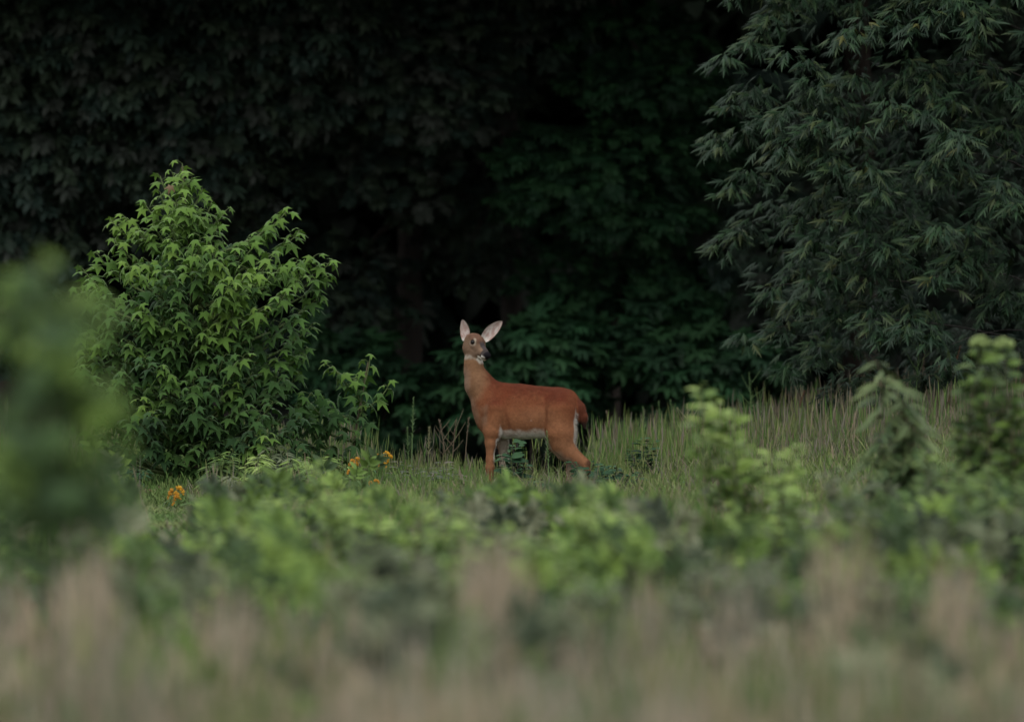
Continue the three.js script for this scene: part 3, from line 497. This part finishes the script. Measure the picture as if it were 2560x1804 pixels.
  sapling({ name: 'sweetgum_tree', label: 'out-of-focus leafy sapling close to the camera at the left edge', category: 'tree', base: [110, 2100], top: [105, 660], depth: 21, r: 0.012, spacing: 0.016, leaf: 0.07, most: 260, shoots: near, shapes: STAR, tones: NEAR, inner: [[70, 730, 0.05, 50, 40, 30], [120, 830, 0.1, 60, 35, 25], [110, 960, 0.1, 70, 50, 50], [90, 1120, 0.1, 80, 60, 50], [150, 1230, 0.1, 100, 50, 30]] });
}
// ------------------------------------------------------------------ low plants
function bush(o) {                                                // tips: [px, py, depth offset]; leaves stand along the upper part of each stem
  const b = at(o.x, 1246, o.depth); b.y = groundY(b.x, b.z) - 0.02;
  const t = thing(o.name, b, o.label, o.category ?? 'shrub', o.group), leaves = [], stems = [];
  for (const [px, py, dz] of o.tips) {
    const e = at(px, py, o.depth + (dz ?? 0)).sub(b), s = V(gauss() * (o.foot ?? 0.06) + e.x * (o.foot ? 0.5 : 0), 0, gauss() * 0.06), path = bend(s, V(mix(s.x, e.x, o.arch ?? 0.45), e.y * (o.rise ?? 0.7), mix(s.z, e.z, 0.45)), e, 8), curve = new THREE.CatmullRomCurve3(path);
    stems.push(tube(path, tapers(8, o.stem ?? 0.006, 0.002), 5));
    const total = curve.getLength(), n = Math.floor(total * (1 - (o.from ?? 0.25)) / o.spacing);
    for (let i = 0; i < n; i++) {
      const u = 1 - i * o.spacing / total, c = curve.getPoint(Math.max(0, u)), tan = curve.getTangent(Math.max(0, u));
      for (let k = 0; k < (o.whorl ?? 1); k++) {
        const a = i * 2.4 + k * 2.1 + px, size = o.leaf * (i < 2 ? 0.7 : 1) * rr(0.7, 1.25), d = V(Math.cos(a), 0, Math.sin(a)).addScaledVector(tan, 0.5).add(V(0, (o.droop ?? 0) * -1, 0)).normalize();
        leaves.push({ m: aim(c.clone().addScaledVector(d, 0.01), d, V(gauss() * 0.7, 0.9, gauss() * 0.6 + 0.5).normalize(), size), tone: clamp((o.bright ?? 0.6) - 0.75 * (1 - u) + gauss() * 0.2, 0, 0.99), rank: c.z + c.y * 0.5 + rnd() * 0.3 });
      }
    }
  }
  part('stems', mergeGeometries(stems), o.bark ?? TWIG, t);
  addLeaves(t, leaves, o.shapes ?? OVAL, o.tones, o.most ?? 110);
  return t;
}
const spread = (cx, cy, w, h, n) => Array.from({ length: n }, (_, i) => { const k = (i + 0.5) / n * 2 - 1; return [cx + k * w + gauss() * w * 0.15, cy + k * k * h * 0.6 + rnd() * h, gauss() * 0.35]; });
const FRESH = [[0.03, 0.058, 0.018], [0.054, 0.098, 0.024], [0.09, 0.152, 0.03], [0.145, 0.222, 0.044], [0.215, 0.3, 0.075]], DULL = [[0.036, 0.052, 0.028], [0.07, 0.09, 0.046], [0.11, 0.13, 0.07], [0.155, 0.17, 0.1]], DEEP = [[0.012, 0.034, 0.016], [0.018, 0.05, 0.022], [0.03, 0.072, 0.03], [0.06, 0.11, 0.045]], RUDDY = [[0.05, 0.05, 0.025], [0.08, 0.055, 0.03], [0.12, 0.05, 0.03], [0.06, 0.085, 0.04]], GREYED = [[0.05, 0.06, 0.045], [0.075, 0.085, 0.06], [0.1, 0.09, 0.07]];
DEEP.options = { roughness: 0.6, specularIntensity: 0.25 };
// blurred shrubs between the camera and the doe: [label, centre, top, half width, height spread, depth, stems, tones, brightness, leaf]
const BLUR = 'blurred shrubs in the foreground';
for (const [label, cx, top, w, h, depth, n, tones, bright, leaf, extra] of [
  ['blurred bright shrub with two upright tips just below the orange goldenrod by the doe', 800, 1195, 110, 120, 39, 12, FRESH, 0.8, 0.062],
  ['blurred light green shrub below the front hooves of the doe', 1060, 1215, 120, 110, 37, 13, FRESH, 0.72, 0.06],
  ['blurred vivid shrub below the hind hooves of the doe', 1490, 1250, 95, 100, 35, 12, FRESH, 0.85, 0.06],
  ['blurred shrub right of the vivid one under the hind hooves', 1620, 1290, 120, 120, 36, 13, FRESH, 0.7, 0.06],
  ['blurred low shrub straight below the belly of the doe', 1300, 1340, 130, 90, 34, 12, FRESH, 0.62, 0.056],
  ['blurred pale shrub in front of the foot of the tall sapling', 590, 1320, 90, 90, 35, 13, FRESH, 0.7, 0.062],
  ['blurred shrub below the single orange goldenrod, paler than its neighbours', 660, 1385, 120, 100, 32, 12, FRESH, 0.75, 0.058],
  ['blurred dull shrub under the near sapling at the lower left', 210, 1370, 150, 100, 31, 12, DULL, 0.55, 0.055],
  ['blurred dark shrub at the left edge below the near sapling', 40, 1330, 110, 110, 34, 10, FRESH, 0.45, 0.058],
  ['blurred shrub with broad bright leaves between the doe and the right edge', 1950, 1240, 105, 130, 38, 13, FRESH, 0.72, 0.07],
  ['blurred olive shrub left of the dark one at the right edge', 2160, 1230, 110, 140, 35, 13, DULL, 0.6, 0.06],
  ['blurred dark green shrub at the right edge', 2450, 1120, 150, 190, 38, 26, FRESH, 0.5, 0.062],
  ['blurred olive shrub filling the gap before the weed with palm-like leaves', 2130, 1150, 120, 150, 40, 12, DULL, 0.65, 0.06],
  ['blurred mid-green shrub between the palm-leaved weed and the flower-topped weed', 2350, 1130, 110, 150, 40, 13, FRESH, 0.5, 0.062],
  ['blurred low shrub in the middle above the dry grass', 1110, 1400, 140, 90, 31, 11, FRESH, 0.6, 0.054],
  ['blurred greyish shrub above the dry grass, right of the middle', 1520, 1450, 150, 80, 29, 11, DULL, 0.6, 0.05],
  ['blurred greyish shrub above the dry grass, toward the right corner', 1880, 1440, 140, 90, 30, 11, DULL, 0.5, 0.052],
  ['blurred low green shrub in the lower left, among the dry grass', 330, 1440, 120, 80, 29, 10, FRESH, 0.5, 0.052],
  ['blurred dark shrub low in front of the right edge shrub', 2330, 1400, 120, 100, 31, 11, FRESH, 0.4, 0.055],
  ['blurred shrub in the lower middle half hidden by dry grass', 860, 1450, 110, 70, 29, 9, FRESH, 0.5, 0.05],
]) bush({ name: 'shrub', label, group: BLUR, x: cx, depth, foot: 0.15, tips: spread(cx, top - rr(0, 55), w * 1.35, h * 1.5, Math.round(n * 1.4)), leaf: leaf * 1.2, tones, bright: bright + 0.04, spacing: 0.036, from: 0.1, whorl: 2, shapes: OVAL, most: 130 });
bush({ name: 'shrub', label: 'blurred leaning branch with big yellow-green leaves in front of the meadow right of the doe', group: BLUR, x: 1930, depth: 41, tips: [[1752, 962, 0], [1790, 1010, 0.1], [1830, 1030, 0], [1850, 1110, 0.1], [1870, 1170, 0], [1930, 1140, 0.1], [1990, 1120, 0.1], [1820, 1200, 0.1], [1960, 1200, 0], [1900, 1240, 0.1], [2010, 1220, 0.1], [1850, 1270, 0]], leaf: 0.105, tones: FRESH, bright: 0.86, spacing: 0.034, foot: 0.25, whorl: 2, from: 0.4, most: 260, rise: 0.5, arch: 0.7 });
bush({ name: 'leafy_weed', label: 'tall weed with drooping palm-like leaves before the oak, slightly out of focus', category: 'weed', x: 2290, depth: 44, tips: [[2200, 905, 0], [2240, 940, 0.1], [2262, 1010, 0], [2300, 1080, 0], [2230, 1060, 0.1], [2270, 1150, 0], [2180, 1120, 0], [2310, 1180, 0.1], [2210, 1200, 0], [2265, 960, 0.1], [2290, 1030, 0]], whorl: 2, leaf: 0.16, tones: [[0.03, 0.055, 0.022], [0.045, 0.08, 0.028], [0.075, 0.11, 0.04], [0.11, 0.15, 0.055]], bright: 0.75, spacing: 0.03, foot: 0.2, from: 0.3, shapes: LANCE, droop: 0.6, most: 260, rise: 0.6, arch: 0.6 });
{
  const w = bush({ name: 'leafy_weed', label: 'tallest weed at the right edge, topped by two pale green flower heads', category: 'weed', x: 2500, depth: 42, tips: [[2452, 872, 0], [2508, 874, 0], [2470, 930, 0.1], [2440, 960, 0], [2520, 970, 0.1], [2540, 1040, 0], [2480, 1060, 0], [2420, 1080, 0], [2555, 1130, 0], [2500, 1000, 0.1], [2460, 1130, 0.1], [2530, 1180, 0], [2400, 1160, 0.1], [2440, 1030, 0.1], [2590, 990, 0], [2390, 1090, 0.2], [2360, 1180, 0.1], [2410, 1230, 0.2], [2580, 1080, 0.1], [2600, 1180, 0.2], [2340, 1240, 0.2]], leaf: 0.1, whorl: 2, tones: FRESH.slice(0, 4), bright: 0.65, spacing: 0.034, foot: 0.3, from: 0.3, droop: 0.25, most: 220, rise: 0.75 });
  for (const [px, py] of [[2452, 862], [2510, 866]]) {
    const gs = []; for (let i = 0; i < 60; i++) { const d = V(gauss(), Math.abs(gauss()) * 0.6, gauss()).normalize(); const g = new THREE.IcosahedronGeometry(rr(0.008, 0.013), 0); g.translate(d.x * 0.055, d.y * 0.045, d.z * 0.055); gs.push(g); }
    part('flower_head', mergeGeometries(gs), leafMat(rgb(0.2, 0.27, 0.09)), w).position.copy(at(px, py, 42).sub(w.position));
  }
}
// plants in focus near the doe
for (const [label, cx, top, w, h, depth, n, tones, bright, leaf, shapes] of [
  ['dark broad-leaved plant under the belly of the doe, against her far foreleg', 1282, 1090, 34, 60, 59.2, 5, DEEP, 0.6, 0.1, OVAL],
  ['dark glossy plant behind the hock of the doe', 1475, 1130, 45, 40, 59.6, 6, DEEP, 0.5, 0.085, OVAL],
  ['dark glossy plant rising in the meadow right of the tail of the doe', 1615, 1090, 50, 60, 61.5, 8, DEEP, 0.5, 0.085, OVAL],
  ['dark leafy plant right of the one at the hock of the doe', 1545, 1150, 55, 40, 59, 7, DEEP, 0.55, 0.085, OVAL],
  ['low dark plant with a few red leaf tips right of the doe', 1730, 1195, 60, 40, 57.5, 8, [...DEEP.slice(0, 3), [0.16, 0.03, 0.02]], 0.6, 0.085, OVAL],
  ['ruddy low plant on the grass below the belly of the doe', 1370, 1225, 45, 45, 56, 7, RUDDY, 0.6, 0.075, OVAL],
  ['small dark plant between the hooves of the doe', 1330, 1190, 40, 30, 57.5, 5, DEEP, 0.6, 0.08, OVAL],
  ['greyish fern-like plant left of the front leg of the doe', 1105, 1150, 50, 40, 58.5, 7, GREYED, 0.6, 0.1, LANCE],
  ['greyish brown-tipped plant between the orange goldenrod and the doe', 1010, 1145, 45, 50, 58.8, 7, GREYED, 0.6, 0.09, LANCE],
]) bush({ name: 'broadleaf_plant', label, category: 'plant', x: cx, depth, tips: spread(cx, top, w, h, n), leaf, tones, bright, spacing: 0.04, from: 0.2, shapes, whorl: 2, droop: 0.15, most: 120, bark: BARK[2] });
for (const [label, cx, top, w, h, depth, n, tones, bright, leaf] of [
  ['pale feathery weed with drooping tips in front of the tall sapling', 645, 1125, 45, 90, 57.5, 8, FRESH, 0.9, 0.085],
  ['feathery dull weed left of the pale drooping one, before the sapling', 570, 1165, 55, 110, 57, 8, DULL, 0.75, 0.085],
  ['leafy weed just right of the single orange goldenrod', 500, 1240, 50, 90, 56.4, 8, FRESH, 0.6, 0.085],
  ['leafy weed right of the drooping pale one', 740, 1135, 55, 110, 57.6, 9, FRESH, 0.6, 0.085],
  ['dull low weed in front of the pale drooping one', 660, 1240, 70, 80, 55, 9, DULL, 0.7, 0.085],
  ['small green weed low on the left, under the near sapling', 265, 1285, 40, 60, 55, 7, FRESH, 0.8, 0.08],
  ['small leafy weed left of the single orange goldenrod', 345, 1300, 40, 60, 54.5, 7, FRESH, 0.7, 0.08],
  ['brownish weed in the gap under the tall sapling', 360, 1170, 60, 90, 58.5, 8, RUDDY, 0.5, 0.085],
  ['dark weed left of the brownish one, behind the near sapling', 265, 1160, 55, 100, 58, 8, DULL, 0.4, 0.085],
  ['dark weed hiding the foot of the tall sapling on its left side', 300, 1120, 70, 110, 58.6, 9, DEEP, 0.5, 0.1],
  ['green weed hiding the foot of the tall sapling in its middle', 560, 1115, 70, 100, 58.4, 9, FRESH, 0.45, 0.1],
  ['dull weed against the lowest leaves of the tall sapling on its right', 690, 1090, 60, 110, 58.8, 9, DULL, 0.5, 0.1],
  ['dense weed under the small sapling, left of the goldenrods', 820, 1115, 60, 100, 58.6, 9, FRESH, 0.6, 0.085],
  ['leafy weed low between the tall sapling and the goldenrod tufts', 800, 1230, 70, 80, 55.5, 9, FRESH, 0.55, 0.085],
]) bush({ name: 'meadow_weed', label, category: 'weed', x: cx, depth, tips: spread(cx, top, w, h, n * 2), leaf: leaf * 1.1, tones, bright, spacing: 0.024, from: 0.1, shapes: LANCE, whorl: 2, droop: 0.35, most: 110, bark: STEMS });
// goldenrods
{
  const GOLD = [mat(rgb(0.52, 0.27, 0.012), { roughness: 0.9 }), mat(rgb(0.42, 0.19, 0.012), { roughness: 0.9 })];
  const grain = new THREE.IcosahedronGeometry(1, 0);
  for (const [label, px, py, depth, size, lean, tint, plumes] of [
    ['single orange goldenrod in the dark gap under the tall sapling', 436, 1226, 56.5, 0.07, 0.3, 0, 4],
    ['brightest goldenrod plume, nearest to the doe', 955, 1138, 58.4, 0.06, 0.9, 0, 5],
    ['goldenrod plume left of the brightest one', 885, 1150, 58.2, 0.045, 0.6, 1, 4],
    ['small goldenrod tuft under the left plume', 875, 1176, 58, 0.028, 0.3, 1, 2],
    ['thin drooping goldenrod spray low between sapling and doe', 932, 1205, 57.6, 0.04, 1.0, 1, 2]]) {
    const top = at(px, py, depth), b = V(top.x - lean * 0.12, 0, top.z); b.y = groundY(b.x, b.z) - 0.02;
    const t = thing('goldenrod', b, label, 'flower', 'goldenrods in bloom'), e = top.clone().sub(b), path = bend(V(0, 0, 0), V(0, e.y * 0.7, 0), e, 8), ls = [];
    part('stem', tube(path, tapers(8, 0.005, 0.002), 5), STEMS, t);
    for (let i = 0; i < 14; i++) { const u = i / 16 * 8 | 0, c = path[u], a = i * 2.4; ls.push(pick(LANCE).clone().applyMatrix4(aim(c, V(Math.cos(a), -0.2, Math.sin(a)), UPV, rr(0.05, 0.08)))); }
    part('leaves', mergeGeometries(ls), leafMat(rgb(0.04, 0.09, 0.03)), t);
    for (let k = 0; k < plumes; k++) {
      const a = k * 2.3, s = V(Math.cos(a) * size * 0.35, size * 0.25 - k * size * 0.28, Math.sin(a) * 0.03), q = V(s.x + size * (k % 2 ? -0.7 : 0.9) * (0.4 + lean * 0.6), s.y - size * (0.5 + 0.3 * (k % 2)), s.z), curve = bend(s, V((s.x + q.x) / 2, s.y + size * 0.3, s.z), q, 10), gs = [];
      for (let i = 0; i < 70; i++) { const c = curve[Math.floor(rnd() * 11)], r = size * 0.16, g = grain.clone(); g.scale(rr(0.004, 0.007), rr(0.004, 0.008), rr(0.004, 0.007)); g.translate(c.x + gauss() * r, c.y + gauss() * r, c.z + gauss() * r); gs.push(g); }
      part('plume', mergeGeometries(gs), GOLD[(tint + k) % 2 ? 1 : tint], t).position.copy(e);
    }
  }
}
// tall single stalks that stand out of the meadow: [label, top, foot, depth, kind]
{
  const KINDS = { green: rgb(0.1, 0.17, 0.06), pale: rgb(0.24, 0.24, 0.13), tan: rgb(0.13, 0.1, 0.065), rust: rgb(0.17, 0.08, 0.04) };
  for (const [label, tx, ty, fx, depth, kind] of [
    ['tall green stalk with short side leaves left of the chest of the doe', 1034, 993, 1028, 62, 'green'],
    ['short pale spike right of the tall stalk left of the doe', 1073, 1068, 1070, 62, 'pale'], ['short green spike left of the tall stalk', 1018, 1068, 1022, 61.5, 'green'],
    ['bent tan grass stalk beside the breast of the doe', 1172, 1046, 1158, 61, 'tan'], ['branched dry stalk close to the breast of the doe', 1140, 1052, 1126, 61.5, 'tan'], ['dry stalk with a forked head left of the doe', 1098, 1052, 1124, 62, 'tan'],
    ['green leafy spike before the flank of the doe, by her hind leg', 1367, 1078, 1374, 58.6, 'green'],
    ['green spike right of the tail of the doe', 1607, 1017, 1620, 65, 'green'], ['straight green spike at the oak-side of the first one', 1647, 1002, 1655, 65, 'green'], ['leaning green spike in front of the dark wood', 1676, 1000, 1692, 65.5, 'green'],
    ['pale forked spike left of the blurred leaning branch', 1718, 1010, 1722, 64, 'pale'], ['thin rusty stalk right of the tail of the doe', 1517, 1030, 1542, 66, 'tan'],
    ['green spike rising behind the blurred leaning branch', 1873, 932, 1885, 65, 'green'], ['short green spike beside the one behind the leaning branch', 1900, 984, 1903, 65, 'green'], ['bent rusty grass blade under the lowest oak bough', 2012, 978, 1972, 65.5, 'rust'],
    ['pale spike right of the bent rusty blade', 2025, 985, 2034, 65.5, 'pale'], ['green spike under the oak, left of the crossed pair', 2081, 962, 2083, 65.5, 'green'], ['left spike of a crossed pair under the oak', 2127, 938, 2108, 65.5, 'pale'], ['right spike of a crossed pair under the oak', 2129, 955, 2158, 65.5, 'green'],
    ['tallest green stalk before the oak, with side branches', 2303, 828, 2284, 64, 'green'], ['tan stalk touching the tallest green one', 2313, 874, 2298, 65, 'tan'], ['thin tan stalk right of the tallest green one', 2348, 914, 2342, 65.5, 'tan'],
    ['tall rusty grass plume before the oak', 2401, 868, 2360, 65, 'rust'], ['thin tan stalk left of the flower-topped weed', 2429, 876, 2430, 65.5, 'tan'], ['pale stalk leaning past the flower-topped weed', 2450, 915, 2415, 66, 'tan'], ['tan stalk at the right edge of the meadow', 2551, 892, 2530, 65.5, 'tan'], ['rusty grass stalk at the far right', 2560, 950, 2526, 65, 'rust'],
  ]) {
    const top = at(tx, ty, depth), b = at(fx, 1200, depth); b.y = groundY(b.x, b.z) - 0.02;
    const t = thing('weed_stalk', b, label, 'stalk', 'stalks that stand above the meadow'), e = top.clone().sub(b), path = bend(V(0, 0, 0), V(e.x * 0.35, e.y * 0.6, 0.02), e, 12), m = mat(KINDS[kind], { roughness: 0.9 });
    part('stem', tube(path, tapers(12, 0.0055, 0.0022), 5), m, t);
    const gs = [], green = kind === 'green' || kind === 'pale', curve = new THREE.CatmullRomCurve3(path), n = green ? 60 : 40;
    for (let i = 0; i < n; i++) { const u = green ? 1 - 0.5 * Math.pow(i / n, 1.2) : 1 - 0.28 * (i / n), a = i * 2.4, tn = curve.getTangent(u), d = V(Math.cos(a) * 0.6, 0, Math.sin(a) * 0.6).addScaledVector(tn, green ? 0.9 : 1.5).normalize(); gs.push(LANCE[1].clone().applyMatrix4(aim(curve.getPoint(u), d, UPV, (green ? 0.018 + 0.035 * i / n : 0.028) * rr(0.7, 1.3)))); }
    part(green ? 'side_leaves' : 'seed_head', mergeGeometries(gs), leafMat(KINDS[kind]), t);
    if (/branch|fork/.test(label)) for (let k = 0; k < 6; k++) { const s = curve.getPoint(0.45 + 0.08 * k), q = s.clone().add(V((k % 2 ? 1 : -1) * rr(0.04, 0.12), rr(0.08, 0.2), gauss() * 0.04)); part('side_branch', tube(bend(s, s.clone().lerp(q, 0.5).add(V(0, -0.01, 0)), q, 5), tapers(5, 0.003, 0.0015), 4), m, t); }
  }
}
// ------------------------------------------------------------------ grass that nobody could count
function tuftShape(n, w, lean, heads) {
  const pos = [], idx = [];
  for (let i = 0; i < n; i++) {
    const a = rr(0, 6.283), r = Math.sqrt(rnd()) * 0.16, x0 = Math.cos(a * 3.1) * r, z0 = Math.sin(a * 3.1) * r, h = rr(0.55, 1.1), l = lean * rr(0.2, 1), dx = Math.cos(a), dz = Math.sin(a), wx = -dz * w / 2, wz = dx * w / 2, b = pos.length / 3;
    [0, 0.4, 0.75, 1].forEach((t, k) => { const o = l * t * t, y = h * (t - 0.18 * l * t * t), k2 = [1, 0.85, 0.55, 0.08][k]; for (const s of [-1, 1]) pos.push(x0 + dx * o + wx * k2 * s, y, z0 + dz * o + wz * k2 * s); });
    for (let k = 0; k < 3; k++) { const q = b + k * 2; idx.push(q, q + 1, q + 2, q + 1, q + 3, q + 2); }
    if (rnd() < heads) { const c = pos.length / 3, o = l, y = h * (1 - 0.18 * l); for (let k = 0; k < 5; k++) { const yy = y * (0.78 + 0.3 * k / 4), oo = o * (0.78 + 0.3 * k / 4), ww = w * [0.7, 1.3, 1.5, 1.1, 0.2][k]; pos.push(x0 + dx * oo - ww / 2, yy, z0 + dz * oo, x0 + dx * oo + ww / 2, yy, z0 + dz * oo + ww * 0.4); } for (let k = 0; k < 4; k++) { const q = c + k * 2; idx.push(q, q + 1, q + 2, q + 1, q + 3, q + 2); } }
  }
  return geo(pos, idx);
}
function grass(name, label, shape, count, place, options) {
  const ms = [], cs = [], c = new THREE.Color();
  while (ms.length < count) { const p = place(); if (!p) continue; const m = new THREE.Matrix4().makeRotationY(rr(0, 6.283)).premultiply(new THREE.Matrix4().makeRotationZ(gauss() * 0.1)); m.scale(V(p.w, p.h, p.w)).setPosition(p.x, groundY(p.x, p.z) - 0.02, p.z); ms.push(m); cs.push(p.c); }
  const im = new THREE.InstancedMesh(shape, leafMat(rgb(1, 1, 1), { roughness: 0.8, ...options }), count);
  ms.forEach((m, i) => { const v = rr(0.75, 1.25); im.setMatrixAt(i, m); im.setColorAt(i, c.setRGB(cs[i][0] * v, cs[i][1] * v, cs[i][2] * v)); });
  im.name = name; im.castShadow = im.receiveShadow = true; tag(im, label, 'grass', null, 'stuff'); scene.add(im);
}
const GR = [[0.055, 0.115, 0.026], [0.08, 0.145, 0.034], [0.11, 0.16, 0.045], [0.15, 0.18, 0.062]], TAN = [[0.29, 0.245, 0.175], [0.34, 0.285, 0.2], [0.27, 0.245, 0.195], [0.3, 0.235, 0.16], [0.18, 0.175, 0.125]];
const dryness = (x, z) => clamp(0.95 * sstep(x, 1.6, 4.4) * sstep(-z, 57, 66) + 0.3 * sstep(x, -0.5, 1) * sstep(-z, 65.5, 69) + (fbm(x * 0.9, 2, z * 0.6) - 0.5) * 1.3, 0, 1);
const meadowColor = (x, z) => { const d = dryness(x, z), g = GR[clamp(Math.floor(fbm(x * 1.7, 8, z * 1.7) * 6 - 1), 0, 3)]; return rnd() < d * 0.85 ? pick(TAN).map((v) => v * 0.6) : g; };
const tall = (x, z) => 0.16 * sstep(-z, 60.5, 64) * (0.5 + 0.5 * sstep(x, 0.5, 1.2)) * (0.7 + 0.6 * fbm(x * 1.2, 6, 1));
grass('meadow_grass', 'fine green and tan meadow grass round the doe and up to the wood', tuftShape(18, 0.0075, 0.2, 0.2), 30000, () => { const z = rr(-49, -69.5), x = rr(-7, 7.5); if (-z > meadowEnd(x) + rr(-0.7, 0.3)) return null; const q = x * -FOCAL / z + 1280, clear = -z > 55.5 && -z < 60.4 && (Math.abs(q - 1440) < 62 || Math.abs(q - 1232) < 34) || -z < 57 && Math.abs(q - 425) < 80 ? 0.55 : 1; return { x, z, w: rr(0.5, 0.9), h: clear * rr(0.11, 0.24) * (1 - 0.45 * sstep(-x, 1.1, 1.6) * sstep(60 + z, 0, 2)) * (0.7 + 0.6 * fbm(x * 1.4, 2, z * 1.4)) + 0.05 * sstep(-z, 56.5, 59) * sstep(0.1 - x, 0, 0.3) - 0.06 * sstep(x, 0, 0.2) * sstep(1.2 - x, 0, 0.4) * sstep(62 + z, 0, 1) + tall(x, z) * rr(0.6, 1.5), c: meadowColor(x, z) }; });
grass('bent_grass', 'pale bent grass mixed into the meadow', tuftShape(9, 0.006, 0.5, 0.5), 6000, () => { const z = rr(-50, -69.3), x = rr(-7, 7.5); if (-z > meadowEnd(x) + rr(-0.7, 0.2) || fbm(x * 1.1 + 9, 5, z * 0.8) < 0.42 || x < -0.8 && z > -60) return null; return { x, z, w: rr(0.4, 0.8), h: rr(0.16, 0.3) + 0.14 * sstep(-z, 60.5, 64) * rnd() + 0.1 * rnd() * sstep(x, 0.6, 1.5), c: rnd() < 0.3 ? pick(TAN).map((v) => v * 0.6) : GR[rnd() < 0.5 ? 2 : 3] }; });
grass('tall_grass', 'thin upright seeding grass along the far edge of the meadow', tuftShape(5, 0.007, 0.35, 0.7), 3000, () => { const z = rr(-60.8, -69), x = rr(-7, 7.5); if (Math.abs(x - 0.15) < 0.75 && z > -61.5 || -z > meadowEnd(x)) return null; return { x, z, w: rr(0.5, 0.9), h: rr(0.3, 0.6), c: rnd() < 0.35 + 0.5 * dryness(x, z) ? pick(TAN).map((v) => v * 0.55) : pick(GR) }; });
grass('weedy_grass', 'blurred mixed green and straw-coloured grass between the shrubs', tuftShape(10, 0.01, 0.25, 0.35), 6500, () => { const z = rr(-27, -50), x = rr(-1, 1) * (1.2 - z * 0.075 + 0.8), k = sstep(-z, 27, 36); return { x, z, w: rr(0.6, 1), h: (Math.abs(x * -FOCAL / z + 1280 - 425) < 80 && z < -34 ? 0.5 : 1) * (rr(0.14, 0.3) + (rnd() < 0.12 ? 0.15 : 0)), c: rnd() < mix(0.6, 0.2, k) ? pick(TAN).map((v) => v * 0.6) : pick(GR) }; });
grass('dry_grass', 'blurred dry straw-coloured grass nearest the camera', tuftShape(12, 0.012, 0.25, 0.6), 4600, () => { const z = -rr(17, 30), x = rr(-1, 1) * (1.0 - z * 0.072), k = fbm(x * 2.6, 4, z * 0.7), g = fbm(x * 3.1 + 20, 7, z * 0.8); if (rnd() > -0.05 + 1.9 * k) return null; return { x, z, w: rr(0.6, 1), h: rr(0.28, 0.5) * (0.6 + 0.75 * k) * mix(1.05, 0.66, sstep(-z, 18, 29)) * (rnd() < 0.1 ? 1.35 : 1), c: rnd() < 1.25 - 1.05 * g ? pick(TAN) : pick(GR) }; });
{                                                                 // leafy undergrowth between the blurred shrubs, one mass
  const ms = [], cs = [], c = new THREE.Color(), shape = sprayShape(9, 0.5, OVAL, 0.9, 0.0);
  while (ms.length < 3900) {
    const z = rnd() < 0.78 ? -mix(21, 46, Math.pow(rnd(), 0.9)) : rr(-45, -57.5), x = rr(-1, 1) * (1.6 - z * 0.075), k = fbm(x * 1.6 + 30, 3, z * 0.35), g = fbm(x * 2.3, 11, z * 0.5); if (k < 0.44 || -z > 44.5 && x > -0.95 || -z > 44.5 && Math.abs(x * -FOCAL / z + 1280 - 400) < 75) continue;
    const gap = Math.abs(x * -FOCAL / z + 1280 - 410) < 80 && z < -32 ? 0.35 : 1, h = gap * rr(0.08, 0.52) * sstep(k, 0.44, 0.66) * mix(1, 0.75, sstep(-z, 40, 50));
    ms.push(aim(V(x, groundY(x, z) + h, z), V(gauss() * 0.6, 1, gauss() * 0.6), V(gauss(), 0.2, 1), rr(0.12, 0.2)));
    const t = pick(g > 0.45 ? FRESH.slice(0, 4) : DULL), v = rr(0.7, 1.2); cs.push(t.map((e) => e * v));
  }
  const im = new THREE.InstancedMesh(shape, leafMat(rgb(1, 1, 1), { roughness: 0.7 }), ms.length);
  ms.forEach((m, i) => { im.setMatrixAt(i, m); im.setColorAt(i, c.setRGB(...cs[i])); });
  im.name = 'undergrowth'; im.castShadow = im.receiveShadow = true; tag(im, 'blurred mixed leafy undergrowth between the shrubs in front of the doe', 'undergrowth', null, 'stuff'); scene.add(im);
}
grass('spike_grass', 'pale green upright grass spikes between the goldenrods and the chest of the doe', tuftShape(4, 0.014, 0.12, 0), 190, () => { const z = rr(-60, -62.3), x = rr(-1.5, -0.45); return { x, z, w: rr(0.5, 0.9), h: rr(0.24, 0.42), c: pick([GR[2], GR[3], [0.2, 0.21, 0.1]]) }; });
grass('wispy_grass', 'tall blurred wisps of pale dry grass standing among the foreground shrubs', tuftShape(8, 0.011, 0.16, 0.9), 190, () => { const [px, top] = pick([[200, 1290], [230, 1330], [1225, 1300], [1240, 1340], [560, 1440], [900, 1470], [1640, 1430], [2120, 1300], [2380, 1370], [2400, 1400], [1850, 1420], [60, 1420], [1420, 1480], [760, 1480]]), z = rr(-25, -31), q = at(px + gauss() * 45, top + rr(0, 130), -z); return { x: q.x, z, w: 0.5, h: Math.max(0.15, q.y - groundY(q.x, z)) / 1.0, c: pick(TAN) }; });
grass('seeding_grass', 'scattered taller seeding grass on the meadow in front of the doe', tuftShape(6, 0.0075, 0.3, 0.7), 1500, () => { const z = rr(-48, -60), x = rr(-6, 6), q = x * -FOCAL / z + 1280; if (fbm(x * 1.3 + 4, 9, z * 0.9) < 0.46 || Math.abs(q - 425) < 80 || -z > 55 && (Math.abs(q - 1440) < 70 || Math.abs(q - 1240) < 50)) return null; return { x, z, w: rr(0.4, 0.8), h: rr(0.22, 0.4), c: rnd() < 0.4 ? pick(TAN).map((v) => v * 0.65) : GR[rnd() < 0.5 ? 2 : 3] }; });
}
renderer.render(scene, camera);
